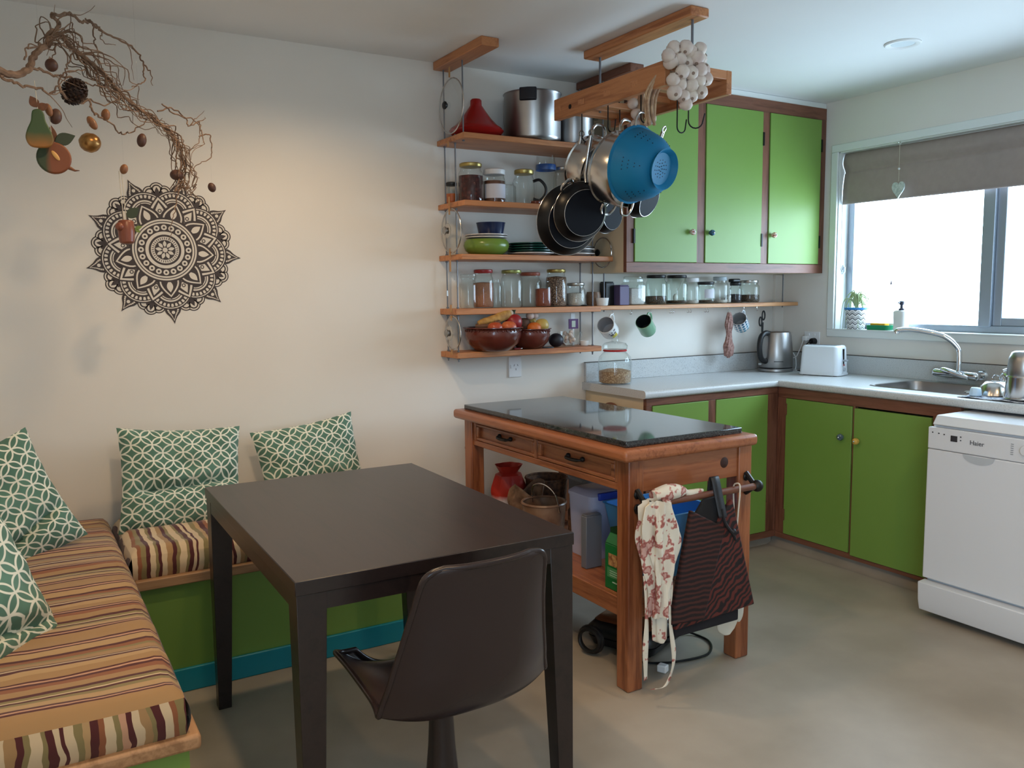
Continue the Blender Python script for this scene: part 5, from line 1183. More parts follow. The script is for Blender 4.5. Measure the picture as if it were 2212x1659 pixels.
sd = -hd; build('spout', MB().extrude([P0+sd*.058+Vector((0, -.022, .150)), P0+sd*.100+Vector((0, 0, .186)), P0+sd*.060+Vector((0, .022, .150))], (0, 0, .006)).hull([P0+sd*.062+Vector((0, -.02, .145)), P0+sd*.070+Vector((0, 0, .145)), P0+sd*.062+Vector((0, .02, .145))], [P0+sd*.060+Vector((0, -.026, .192)), P0+sd*.105+Vector((0, 0, .190)), P0+sd*.060+Vector((0, .026, .192))]), M['steel_dull'], kt)
fv = Vector((-.62, -.785, 0)); build('maker_mark', MB().box(-.022, .022, -.0004, .0004, -.002, .002).xf(Matrix.Translation(P0+fv*.0808+Vector((0, 0, .052))) @ Matrix.Rotation(atan2(fv.y, fv.x)+pi/2, 4, 'Z')), plain('dark_mark', (60, 60, 62)), kt)
for o_ in [kt]: o_.scale = (1.2, 1.2, 1.2)
to = thing('toaster', 'white two-slot toaster on the worktop below the window', 'toaster', (-.195, -.485, ZT), rot=(0, 0, 16))
wp = base('toaster_white', C(226, 232, 238), .35)
a_, b_, hh = .074, .112, .166
build('body', loft(MB(), [rr(-a_, a_, -b_, b_, .03, .012), rr(-a_, a_, -b_, b_, .03, .03), rr(-a_+.006, a_-.006, -b_+.008, b_-.008, .028, hh-.012), rr(-a_+.012, a_-.012, -b_+.014, b_-.014, .024, hh-.002), rr(-a_+.018, a_-.018, -b_+.02, b_-.02, .02, hh)], True, True), wp, to, smooth=50)
for s in (-1, 1): build('slot', MB().box(s*.026-.015, s*.026+.015, -.078, .078, hh-.03, hh+.0006), M['black'], to)
build('base_rim', loft(MB(), [rr(-a_-.004, a_+.004, -b_-.004, b_+.004, .03, .004), rr(-a_-.004, a_+.004, -b_-.004, b_+.004, .03, .014)], True, True), wp, to)
for sx in (-1, 1):
    for sy in (-1, 1): build('foot', MB().cyl((sx*.05, sy*.085, 0), (sx*.05, sy*.085, .006), .010), M['black'], to)
build('lever_slot', MB().box(-.003, .003, -b_-.0015, -b_+.01, .062, .148), M['iron'], to); build('lever', MB().box(-.016, .014, -b_-.022, -b_, .080, .090), base('grey_lever', C(150, 156, 162), .4), to, bev=.003)
build('dial', MB().cyl((.0, -b_+.001, .036), (0, -b_-.008, .036), .011), base('grey_dial', C(170, 176, 182), .4), to, bev=.001); build('stop_button', MB().cyl((0, -b_+.001, .060), (0, -b_-.004, .060), .005), base('red_button', C(180, 84, 90), .4), to)
# sockets and leads
def socket(label, loc, normal, n=2):
    o = thing('power_socket', label, 'socket', loc, group='wall sockets'); x, y, z = loc
    if normal == 'y':
        build('plate', MB().box(x-.037, x+.037, y-.009, y, z-.052, z+.052), M['white'], o, bev=.003)
        for dx, dz, rz in ((-.006, .008, 25), (.014, .008, -25), (.004, -.012, 0)): build('pin_slot', MB().box(-.001, .001, -.0098, -.008, -.005, .005).xf(Matrix.Translation((x+dx, y, z+dz)) @ Matrix.Rotation(radians(rz), 4, 'Y')), M['black'], o)
        build('rocker', MB().box(x-.028, x-.018, y-.012, y-.008, z-.006, z+.012), M['white'], o, bev=.001)
    else:
        build('plate', MB().box(x-.009, x, y-.055, y+.055, z-.037, z+.037), M['white'], o, bev=.003)
        for dy in (-.02, .02): build('rocker', MB().box(x-.012, x-.008, y+dy-.005, y+dy+.005, z+.012, z+.026), M['white'], o, bev=.001)
    return o
socket('white wall socket below the hanging shelves', (-1.914, 0, 1.018), 'y'); socket('white wall socket behind the toaster with two plugs in it', (-.0, -.245, 1.105), 'x')
wl = thing('kettle_lead', 'white plug and curled white lead between socket and kettle', 'power lead', (-.03, -.22, 1.10))
build('plug', MB().box(-.045, -.0095, -.235, -.200, 1.085, 1.115), M['white'], wl, bev=.006)
build('cable', MB().tube(spline([(-.045, -.215, 1.095), (-.06, -.205, 1.04), (-.08, -.19, .99), (-.10, -.16, .995), (-.10, -.13, 1.02), (-.085, -.14, 1.035), (-.075, -.18, 1.0), (-.085, -.20, .95), (-.10, -.21, .925), (-.13, -.24, .919), (-.10, -.30, .919), (-.10, -.36, .919)], 6), .003, 7), M['white'], wl)
bl_ = thing('toaster_lead', 'black round plug and black lead behind the toaster', 'power lead', (-.03, -.265, 1.08))
build('plug', MB().cyl((-.0095, -.268, 1.085), (-.04, -.268, 1.085), .021, .019, 20), M['black'], bl_, bev=.004)
build('cable', MB().tube(spline([(-.035, -.268, 1.085), (-.05, -.25, 1.075), (-.06, -.235, 1.04), (-.07, -.25, .97), (-.09, -.29, .93), (-.10, -.33, .919), (-.12, -.30, .919), (-.13, -.25, .919)], 6), .003, 7), M['black'], bl_)
# drying dishes at the picture's right edge
dm = thing('dish_cloth', 'grey and white cloth spread under the drying dishes', 'cloth', (-.42, -1.68, ZT))
def clothf(u, w_): return (-.56+.40*u, -1.98+.50*w_, ZT+.0035+.002*sin(19*u+3*w_)+.002*sin(23*w_))
build('cloth', MB().grid(clothf, 24, 30), mottled('grey_check_cloth', C(206, 210, 216), C(96, 104, 124), 40, .85, lo=.42, hi=.58), dm, solid=.003)
x, y = -.475, -1.705
mk = thing('moka_pot', 'stainless steel percolator draining upside down at right edge of picture', 'coffee pot', (x, y, ZT+.008))
build('lower_body', MB().lathe([(.062, 0), (.064, .004), (.060, .09), (.061, .094), (.058, .10)], (x, y, ZT+.008), 40), M['steel'], mk)
build('upper_body', MB().lathe([(.058, .10), (.060, .105), (.054, .17), (.044, .195), (.036, .200), (.001, .201)], (x, y, ZT+.008), 40, cap1=False), M['steel_dull'], mk)
build('rim_band', MB().torus((x, y, ZT+.012), .064, .004, 'z', 36, 8), M['steel'], mk)
build('handle_arm', MB().tube(spline([(x+.045, y+.035, ZT+.120), (x+.06, y+.085, ZT+.124), (x+.055, y+.11, ZT+.116)], 5), .006, 8), M['chrome'], mk)
x, y = -.40, -1.555
db = thing('steel_bowl', 'upturned steel bowl draining behind the percolator', 'bowl', (x, y, ZT+.008))
build('bowl', MB().lathe([(.070, 0), (.068, .006), (.060, .035), (.042, .055), (.030, .058), (.001, .058)], (x, y, ZT+.008), 36, cap0=False, cap1=False), M['steel'], db)
x, y = -.235, -1.56
sp3 = thing('steel_saucepan', 'upturned steel saucepan draining by the upstand', 'saucepan', (x, y, ZT+.008))
build('body', MB().lathe([(.074, 0), (.074, .07), (.066, .085), (.050, .088), (.001, .088)], (x, y, ZT+.008), 36, cap0=False, cap1=False), M['chrome'], sp3); build('loop', MB().torus((x-.02, y+.085, ZT+.06), .018, .003, 'x', 18, 6), M['chrome'], sp3)
for k, (xa, ya_, xb, yb_) in enumerate(((-.44, -1.44, -.40, -1.62), (-.415, -1.43, -.37, -1.60), (-.46, -1.46, -.43, -1.60))):
    o = thing('table_knife', ('nearest', 'middle', 'farthest')[(k*2) % 3]+' of the dark-handled knives on the drying cloth', 'knife', ((xa+xb)/2, (ya_+yb_)/2, ZT+.009), group='cutlery on the drying cloth')
    build('handle', MB().tube([((xa+xb)/2, (ya_+yb_)/2, ZT+.018), (xb, yb_, ZT+.015)], .006, 8), M['black'], o); build('blade', MB().tube([(xa, ya_, ZT+.012), ((xa+xb)/2, (ya_+yb_)/2, ZT+.018)], [.002, .006], 6), M['steel'], o)
x, y = -.50, -1.525
o = thing('egg_cup', 'small pale blue plastic tub drying near the sink', 'tub', (x, y, ZT+.006)); build('tub', MB().lathe([(.024, 0), (.026, .003), (.022, .030), (.018, .036), (.001, .036)], (x, y, ZT+.007), 8, cap1=False), base('pale_blue_plastic', C(192, 216, 234), .4), o, bev=.002)
# round board hung on the cabinet end
o = thing('chopping_board', 'round dark wooden board hanging on the end of the base cabinet', 'board', (-1.483, -.234, .70)); build('disc', MB().cyl((-1.478, -.234, .735), (-1.492, -.234, .735), .095, .095, 36), M['frame'], o, bev=.003)

# ================================================================ window sill
x, y, z = .030, -.515, WIN_Z0+.0045
pp = thing('potted_plant', 'spider plant in a black and white patterned pot with blue rim on the sill', 'plant', (x, y, z))
zz = base('zigzag_print', C(236, 236, 236), .35); vz = coords(zz); sp_x = N(zz, 'ShaderNodeSeparateXYZ'); L(zz, vz, sp_x.inputs[0])
an = N(zz, 'ShaderNodeMath', operation='ARCTAN2'); L(zz, sp_x.outputs[1], an.inputs[0]); L(zz, sp_x.outputs[0], an.inputs[1])
tr = N(zz, 'ShaderNodeMath', operation='PINGPONG'); ml = N(zz, 'ShaderNodeMath', operation='MULTIPLY'); L(zz, an.outputs[0], ml.inputs[0]); ml.inputs[1].default_value = 11/6.2832; L(zz, ml.outputs[0], tr.inputs[0]); tr.inputs[1].default_value = .5
zs = N(zz, 'ShaderNodeMath', operation='MULTIPLY_ADD'); L(zz, sp_x.outputs[2], zs.inputs[0]); zs.inputs[1].default_value = 1/.026; L(zz, tr.outputs[0], zs.inputs[2])
fz_ = N(zz, 'ShaderNodeMath', operation='FRACT'); L(zz, zs.outputs[0], fz_.inputs[0]); rz_ = ramp(zz, fz_.outputs[0], [(0, C(236, 236, 236)), (.36, C(34, 34, 42)), (.56, C(236, 236, 236)), (.78, C(60, 62, 70)), (.88, C(236, 236, 236))], 'CONSTANT'); L(zz, rz_.outputs[0], bsdf(zz).inputs['Base Color'])
build('pot', MB().lathe([(.045, 0), (.048, .003), (.060, .108), (.058, .110)], (x, y, z), 36), zz, pp)
build('inner_pot', MB().lathe([(.058, .106), (.064, .112), (.064, .120), (.056, .120), (.054, .108), (.001, .106)], (x, y, z), 36, cap0=False, cap1=False), base('blue_plastic', C(40, 130, 200), .4), pp)
rl = random.Random(3); lfm = base('pale_leaf', C(170, 186, 140), .45)
for k in range(44):
    a = rl.uniform(0, 6.28); l_ = rl.uniform(.03, .075); up_ = rl.uniform(.03, .10); fall = rl.uniform(.0, .16) if k % 3 == 0 else rl.uniform(0, .04)
    d = Vector((cos(a), sin(a), 0)); d.x *= .5
    if k < 3: d = Vector((-.5, .45+.2*k, 0)); l_, up_, fall = .075, .05, .17
    p0 = Vector((x, y, z+.115)); pts = spline([p0, p0+d*l_*.4+Vector((0, 0, up_)), p0+d*l_*.95+Vector((0, 0, up_*.7)), p0+d*l_*1.15+Vector((0, 0, up_*.5-fall))], 4)
    build('leaf', MB().tube(pts, [.0042*(1-.8*i_/len(pts)) for i_ in range(len(pts))], 5), lfm, pp)
sg_ = thing('sponge_dish', 'green plastic dish holding an orange sponge on the sill', 'sponge holder', (.03, -.665, z))
build('dish', loft(MB(), [rr(-.005, .055, -.735, -.605, .015, z), rr(-.008, .058, -.738, -.602, .016, z+.026), rr(-.004, .054, -.734, -.606, .014, z+.026), rr(0, .05, -.73, -.61, .012, z+.006)], True, True), base('green_plastic', C(10, 136, 88), .4), sg_)
build('sponge', MB().box(.004, .046, -.715, -.625, z+.008, z+.036), mottled('orange_sponge', C(240, 176, 50), C(228, 160, 40), 80, .9, bmp=.5), sg_, bev=.004)
x, y = .035, -.792
sb = thing('soap_dispenser', 'white ceramic soap bottle with dark pump on the sill', 'soap dispenser', (x, y, z))
build('bottle', loft(MB(), [rr(x-.03, x+.03, y-.034, y+.034, .02, z), rr(x-.032, x+.032, y-.037, y+.037, .02, z+.10), rr(x-.026, x+.026, y-.03, y+.03, .018, z+.108)], True, True), M['ceramic'], sb, smooth=50)
build('pump', MB().lathe([(.015, .107), (.015, .118), (.008, .120), (.007, .135), (.013, .140), (.014, .155), (.006, .160), (.001, .160)], (x, y, z), 20, cap1=False).tube([(x, y, z+.150), (x-.03, y+.0, z+.148)], .004, 6), base('dark_pump', C(44, 48, 64), .35), sb)
# roman blind
rb_ = thing('roman_blind', 'taupe roman blind pulled halfway up over the kitchen window', 'blind', (.03, -1.3, 1.87))
fab = mottled('taupe_linen', C(158, 143, 137), C(163, 148, 142), 30, .9, bmp=.06, bscale=900)
tr_ = N(fab, 'ShaderNodeBsdfTranslucent'); tr_.inputs[0].default_value = C(176, 160, 146); ms_ = N(fab, 'ShaderNodeMixShader'); ms_.inputs[0].default_value = .12
L(fab, bsdf(fab).outputs[0], ms_.inputs[1]); L(fab, tr_.outputs[0], ms_.inputs[2]); L(fab, ms_.outputs[0], fab.node_tree.nodes['Material Output'].inputs[0])
pf = spline([(.030, 2.150), (.012, 2.142), (-.004, 2.11), (-.006, 2.08), (.010, 2.045), (.004, 2.03), (-.004, 1.98), (-.006, 1.92), (-.002, 1.872), (.010, 1.868), (.020, 1.885)], 4)
def blf(u, w_):
    i_ = min(int(w_*(len(pf)-1)), len(pf)-2); p = pf[i_].lerp(pf[i_+1], w_*(len(pf)-1)-i_); yy = -.405-(1.93)*u
    e = max(0, 1-u*14)
    return (p.x+.02+.003*sin(7*u+w_*3)+.012*e*e*sin(pi*w_), yy, p.y-.006*sin(2.2*u))
build('fabric', MB().grid(blf, 40, 40), fab, rb_, solid=.003)
build('head_rail', MB().box(.04, .075, -2.33, -.405, 2.125, 2.148), M['white_gloss'], rb_)
build('pull_cord', MB().tube([(.03, -.402, 1.87), (.03, -.402, 1.50)], .0012, 5), thread, rb_)
cl_ = thing('cord_cleat', 'small metal cord cleat on the window reveal', 'cleat', (.045, -.405, 1.50)); build('plate', MB().cyl((.05, -.402, 1.50), (.05, -.408, 1.50), .014, .014, 16), M['chrome'], cl_); build('horn', MB().tube([(.05, -.405, 1.525), (.05, -.415, 1.51), (.05, -.415, 1.485), (.04, -.405, 1.475)], .003, 6), M['chrome'], cl_)
# heart on the blind
c = (-.028, -.789, 1.912)
ht = thing('hanging_heart', 'small white openwork heart hanging on a string in front of the blind', 'ornament', c)
hp_ = [(.0165*1.9*sin(t_)**3*1.15, .030*(13*cos(t_)-5*cos(2*t_)-2*cos(3*t_)-cos(4*t_))/13*1.35) for t_ in [2*pi*k/40 for k in range(40)]]
build('heart', MB().extrude([(c[0]-.004, c[1]-a, c[2]+b-.005) for a, b in hp_], (.008, 0, 0)), mottled('weathered_white', C(206, 212, 206), C(172, 182, 176), 90, .6, bmp=.3), ht, bev=.002)
build('string', MB().tube([(c[0], c[1], c[2]+.035), (c[0], c[1], 2.152)], .0012, 5), thread, ht); build('bead', MB().ball((c[0], c[1], c[2]-.062), .003).ball((c[0], c[1], c[2]+.10), .006), M['ceramic'], ht)
build('screw_eye', MB().torus((c[0], c[1], 2.145), .008, .0012, 'x', 14, 5), M['chrome'], ht)
su_ = thing('sun_catcher', 'tiny grey cone hanging against the bright window', 'ornament', (.07, -.70, 1.41)); build('cone', MB().lathe([(.007, 0), (.001, .026)], (.07, -.70, 1.41), 10), plain('grey_bead', (120, 110, 122)), su_); build('thread', MB().tube([(.07, -.70, 1.435), (.07, -.70, 1.90)], .0003, 4), M['glass'], su_)
# ================================================================ kitchen island
il = thing('kitchen_island', 'pine kitchen island with black granite top, drawers, low shelf and towel bar', 'kitchen island', (-2.05, -.82, 0))
def granite():
    m = base('black_granite', C(40, 42, 46), .05, spec=.8); v = coords(m); n = N(m, 'ShaderNodeTexNoise'); n.inputs['Scale'].default_value = 220; n.inputs['Detail'].default_value = 3; L(m, v, n.inputs['Vector'])
    r = ramp(m, n.outputs[0], [(.40, C(30, 32, 36)), (.58, C(46, 48, 50)), (.72, C(84, 84, 82))]); L(m, r.outputs[0], bsdf(m).inputs['Base Color']); return m
IX0, IX1, IY0, IY1 = -2.36, -1.74, -1.45, -.19
build('top_frame', MB().box(IX0, IX1, IY0, IY1, .820, .862), M['isl_y'], il, bev=.014, seg=4)
build('granite_slab', MB().box(-2.322, -1.780, -1.405, -.232, .862, .884), granite(), il, bev=.003)
LG = .066; lx = (-2.316, -1.80); ly = (-1.413, -.285)
for x in lx:
    for y in ly: build('leg', MB().box(x, x+LG, y, y+LG, 0, .822), M['isl_z'], il, bev=.006, seg=3)
build('end_apron', MB().box(-2.25, -1.80, -1.404, -1.384, .703, .822), M['isl_x'], il, bev=.002); build('end_apron', MB().box(-2.25, -1.80, -.25, -.23, .703, .822), M['isl_x'], il, bev=.002)
build('wood_knot', MB().lathe([(.020, 0), (.018, .0012), (.001, .0014)], (0, 0, 0), 20, cap1=False).xf(Matrix.Translation((-1.867, -1.404, .762)) @ Matrix.Rotation(radians(90), 4, 'X')), plain('dark_knot', (58, 34, 28), .5), il)
build('back_apron', MB().box(-1.762, -1.742, -1.35, -.285, .703, .822), M['isl_y'], il, bev=.002)
build('drawer_rail', MB().box(-2.306, -2.280, -1.347, -.285, .703, .728), M['isl_y'], il, bev=.003); build('drawer_rail', MB().box(-2.306, -2.280, -1.347, -.285, .806, .822), M['isl_y'], il)
for y0, y1 in ((-.310, -.219), (-.826, -.800), (-1.347, -1.322)): build('drawer_divider', MB().box(-2.306, -2.280, y0, y1 if y1 < -.219 else -.285, .728, .806), M['isl_z'], il, bev=.002)
for y0, y1 in ((-.800, -.312), (-1.322, -.826)):
    dr = build('drawer', MB().box(-2.292, -2.05, y0+.002, y1-.002, .730, .804), M['isl_y'], il)
    fm = MB(); fm.box(-2.306, -2.29, y0+.002, y1-.002, .730, .744); fm.box(-2.306, -2.29, y0+.002, y1-.002, .792, .804); fm.box(-2.306, -2.29, y0+.002, y0+.022, .744, .792); fm.box(-2.306, -2.29, y1-.022, y1-.002, .744, .792)
    build('drawer_moulding', fm, M['isl_y'], dr, bev=.003)
    ym = (y0+y1)/2; build('bail_handle', MB().tube(spline([(-2.296, ym-.046, .772), (-2.313, ym-.042, .771), (-2.316, ym, .769), (-2.313, ym+.042, .771), (-2.296, ym+.046, .772)], 5), [.005]*6+[.007]*9+[.005]*6, 8).ball((-2.298, ym-.046, .774), .010).ball((-2.298, ym+.046, .774), .010), M['iron'], dr)
for k in range(4):
    x0_ = -2.288+.1315*k; build('shelf_plank', MB().box(x0_, x0_+.129, -1.40, -.235, .302, .325), M['isl_y'], il, bev=.002)
build('shelf_rail', MB().box(-2.312, -2.288, -1.36, -.27, .258, .326), M['isl_y'], il, bev=.004); build('shelf_rail', MB().box(-1.762, -1.740, -1.36, -.27, .258, .326), M['isl_y'], il, bev=.004)
build('shelf_rail', MB().box(-2.25, -1.80, -1.402, -1.380, .258, .302), M['isl_x'], il); build('shelf_rail', MB().box(-2.25, -1.80, -.255, -.233, .258, .302), M['isl_x'], il)
build('towel_bar', MB().cyl((-2.29, -1.472, .676), (-1.765, -1.472, .676), .0125, seg=16), wood('dark_bar_wood', C(96, 58, 44), C(112, 70, 52), C(80, 46, 34), 'x', .35), il)
for x in (-2.283, -1.768):
    build('bar_bracket', MB().ball((x, -1.472, .676), .022).ball((x, -1.418, .70), .014, .006, .016).ball((x, -1.418, .652), .014, .006, .016).tube([(x, -1.416, .715), (x, -1.45, .685), (x, -1.45, .665), (x, -1.416, .640)], .010, 8), M['iron'], il)
build('bar_bracket', MB().ball((-2.283, -.20, .676), .02), M['iron'], il)
# things on the island's low shelf
ZI = .3255
def sack(u, w_):
    a = 2*pi*u; z = .27*w_; r = .085*(1-.05*w_) if w_ < .55 else .085*(.97-1.5*(w_-.55)**1.4*.9)
    if w_ > .84: r = .038+.30*(w_-.84)*.55
    r *= 1+.06*sin(5*a+9*w_)+.04*sin(9*a); return (-2.13+r*cos(a), -.30+r*sin(a)*.9, ZI+z)
rs = thing('red_sack', 'red plastic produce sack, tied at the neck, on the island shelf', 'sack', (-2.13, -.30, ZI))
build('sack', MB().grid(sack, 32, 30, close_u=True), two_tone('red_white_plastic', (206, 200, 206), (176, 44, 32), 'z', .135, .012), rs)
build('tie', MB().torus((-2.13, -.30, ZI+.222), .040, .006, 'z', 20, 6), plain('tie_red', (140, 26, 22), .4), rs)
wick = mottled('brown_wicker', C(120, 82, 56), C(70, 46, 34), 60, .7, bmp=.8, bscale=120)
def basket(label, x, y, r, h, mat, handle):
    o = thing('basket', label, 'basket', (x, y, ZI), group='baskets on the island shelf')
    build('body', MB().lathe([(r*.75, 0), (r*.85, .004), (r, h), (r*.96, h), (r*.80, .01), (.001, .008)], (x, y, ZI), 32, cap1=False, sq=lambda t: 1+.015*sin(32*t)), mat, o)
    build('rim', MB().torus((x, y, ZI+h), r*.98, .006, 'z', 28, 6), mat, o)
    if handle: build('wire_handle', MB().tube(spline([(x+r*.2, y-r*.95, ZI+h-.03), (x, y-r*.9, ZI+h+.05), (x-.0, y, ZI+h+.075), (x, y+r*.9, ZI+h+.05), (x, y+r*.95, ZI+h-.02)], 6), .004, 7), M['steel'], o)
basket('dark wicker basket at the back of the island shelf', -1.96, -.36, .10, .20, wick, False)
basket('brown basket with a steel wire handle on the island shelf', -2.17, -.66, .095, .175, mottled('glossy_brown_wrap', C(112, 78, 58), C(150, 120, 98), 12, .3), True)
pb = thing('paper_bag', 'crumpled brown paper bag between sack and basket', 'bag', (-2.14, -.47, ZI))
def pbf(u, w_):
    a = 2*pi*u; r = .078*(1+.12*sin(3*a+8*w_)+.07*sin(7*a-5*w_)); return (-2.14+r*cos(a), -.475+r*sin(a)*.85, ZI+(.19+.035*sin(2*a+1))*w_)
build('bag', MB().grid(pbf, 30, 14, close_u=True), mottled('brown_paper', C(140, 108, 84), C(96, 70, 54), 25, .7, bmp=.5), pb, solid=.002)
carton('tall black tin at the back of the island shelf', -1.90, -1.84, -.52, -.46, .29, M['black'], 'black_tin', ZI, 'tin')
def canister(label, x, y, r, h, mat, lidm, sq=True):
    o = thing('storage_canister', label, 'canister', (x, y, ZI), group='plastic canisters on the island shelf')
    q = .03; build('body', loft(MB(), [rr(x-r*.9, x+r*.9, y-r*.9, y+r*.9, q, ZI), rr(x-r, x+r, y-r, y+r, q, ZI+h)], True, True), mat, o, smooth=50)
    build('lid', loft(MB(), [rr(x-r-.003, x+r+.003, y-r-.003, y+r+.003, q, ZI+h), rr(x-r-.003, x+r+.003, y-r-.003, y+r+.003, q, ZI+h+.012), rr(x-r*.8, x+r*.8, y-r*.8, y+r*.8, q*.8, ZI+h+.028)], True, True), lidm, o, smooth=50); return o
milky = base('milky_plastic', C(176, 178, 204), .35); greyp = base('smoky_grey_plastic', C(112, 116, 122), .35)
canister('smoky grey canister behind the wire-handled basket', -1.93, -.66, .075, .245, greyp, greyp)
cw = canister('milky white canister with blue clip on the island shelf', -2.07, -.90, .088, .245, milky, milky)
build('clip', MB().box(-2.13, -2.02, -1.002, -.985, ZI+.243, ZI+.272), base('blue_clip', C(40, 66, 170), .4), cw, bev=.004)
carton('small dark box beside the wire-handled basket', -2.12, -2.03, -.80, -.765, .16, wick, 'dark_box', ZI, 'box')
carton('plain grey box standing in front of the milky canister', -2.23, -2.155, -1.05, -1.015, .205, base('grey_card', C(106, 108, 116), .5), 'grey_box', ZI, 'box')
bt = thing('blue_tub', 'bright blue open plastic tub at the near end of the island shelf', 'tub', (-1.98, -1.20, ZI))
skyb = base('sky_blue_plastic', C(86, 176, 246), .35)
build('tub', loft(MB(), [rr(-2.10, -1.86, -1.29, -1.07, .02, ZI), rr(-2.14, -1.82, -1.335, -1.03, .025, ZI+.245), rr(-2.147, -1.813, -1.342, -1.023, .028, ZI+.25), rr(-2.135, -1.825, -1.33, -1.035, .025, ZI+.25), rr(-2.095, -1.865, -1.285, -1.075, .02, ZI+.01)], True, True), skyb, bt, smooth=50)
gcn = thing('green_carton', 'dark green card carton with a picture panel beside the island leg', 'carton', (-2.245, -1.275, ZI))
gk = base('green_card', C(22, 104, 48), .4)
build('box', MB().box(-2.285, -2.20, -1.345, -1.24, ZI, ZI+.165), gk, gcn, bev=.003); build('gable', MB().hull([(-2.285, -1.345, ZI+.165), (-2.20, -1.345, ZI+.165), (-2.20, -1.24, ZI+.165), (-2.285, -1.24, ZI+.165)], [(-2.262, -1.345, ZI+.20), (-2.222, -1.345, ZI+.20), (-2.222, -1.24, ZI+.20), (-2.262, -1.24, ZI+.20)]), gk, gcn, bev=.003)
build('fold_top', MB().box(-2.262, -2.222, -1.343, -1.242, ZI+.20, ZI+.218), base('dark_fold', C(14, 52, 28), .4), gcn)
build('picture_panel', MB().box(-2.2862, -2.2848, -1.335, -1.262, ZI+.088, ZI+.132), mottled('food_picture', C(196, 150, 96), C(110, 50, 30), 60, .4), gcn)
build('text_panel', MB().box(-2.2860, -2.2848, -1.335, -1.255, ZI+.045, ZI+.080), base('pale_green_panel', C(76, 136, 84), .4), gcn)
for k in range(3): build('print_line', MB().box(-2.2863, -2.2858, -1.33, -1.27, ZI+.052+.008*k, ZI+.0545+.008*k), plain('pale_print', (170, 196, 170)), gcn)
build('print_line', MB().box(-2.2860, -2.2848, -1.33, -1.285, ZI+.028, ZI+.032), plain('pale_print', (170, 196, 170)), gcn)

# ================================================================ cloths on the towel bar
flor = base('cream_floral_cotton', C(214, 204, 186), .85)
v = coords(flor); n1 = N(flor, 'ShaderNodeTexNoise'); n1.inputs['Scale'].default_value = 24; n1.inputs['Detail'].default_value = 2; L(flor, v, n1.inputs['Vector']); n2 = N(flor, 'ShaderNodeTexNoise'); n2.inputs['Scale'].default_value = 70; L(flor, v, n2.inputs['Vector'])
mm = N(flor, 'ShaderNodeMath', operation='MULTIPLY_ADD'); L(flor, n2.outputs[0], mm.inputs[0]); mm.inputs[1].default_value = .25; L(flor, n1.outputs[0], mm.inputs[2])
r_ = ramp(flor, mm.outputs[0], [(.66, C(220, 212, 196)), (.69, C(190, 130, 120)), (.74, C(150, 78, 72)), (.80, C(200, 160, 150))]); L(flor, r_.outputs[0], bsdf(flor).inputs['Base Color'])
an_ = thing('kitchen_apron', 'cream apron with red flowers and long ties draped over the towel bar', 'apron', (-2.27, -1.49, .69))
def drape(u, w_):
    a = 2*pi*u; z = .702-.40*w_
    hw_ = .046+.028*math.exp(-((w_-.33)/.26)**2)-.024*max(0, w_-.6)
    hw_ *= (.75 if w_ < .03 else 1)
    cx = -2.275+.012*sin(3*w_)+.010*w_
    fold = 1+.22*sin(7*a+5*w_)+.13*sin(11*a-8*w_)+.07*sin(19*a+9*w_)
    return (cx+hw_*cos(a)*fold, -1.497+.030*sin(a)*fold*(1.2 if sin(a) < 0 else .42), z)
build('folded_cloth', MB().grid(drape, 110, 50, close_u=True), flor, an_)
def tail(u, w_):
    a = 2*pi*u; z = .34-.135*w_; h_ = .034*(1-.25*w_) if w_ < .93 else .012; return (-2.250+h_*cos(a)*(1+.15*sin(5*a)), -1.500+.018*sin(a), z)
build('hanging_fold', MB().grid(tail, 30, 14, close_u=True), flor, an_)
def ribbon(pts, w_=.010, mat=None, par=None, nm='tie'):
    P = spline(pts, 6); mb = MB()
    for i_ in range(len(P)): mb.v += [(P[i_].x-w_*cos(.6*sin(i_*.3)), P[i_].y-.002*sin(i_*.5), P[i_].z), (P[i_].x+w_*cos(.6*sin(i_*.3)), P[i_].y+.004*sin(i_*.4), P[i_].z)]
    for i_ in range(len(P)-1): mb.face([2*i_, 2*i_+1, 2*i_+3, 2*i_+2])
    build(nm, mb, mat or flor, par, solid=.0016)
ribbon([(-2.318, -1.505, .45), (-2.315, -1.51, .30), (-2.322, -1.51, .18), (-2.318, -1.51, .09)], .010, par=an_)
ribbon([(-2.225, -1.52, .42), (-2.225, -1.525, .28), (-2.215, -1.53, .17), (-2.222, -1.53, .10), (-2.25, -1.53, .06), (-2.30, -1.52, .058)], .008, par=an_)
build('bar_wrap', MB().tube(spline([(-2.26, -1.472, .70), (-2.20, -1.472, .708), (-2.13, -1.470, .704), (-2.10, -1.468, .692), (-2.03, -1.466, .693)], 5), [.022, .024, .026, .027, .028, .029, .028, .027, .025, .022, .018, .014, .012, .012, .011, .012, .012, .011, .010, .008, .005][:21], 10), flor, an_)
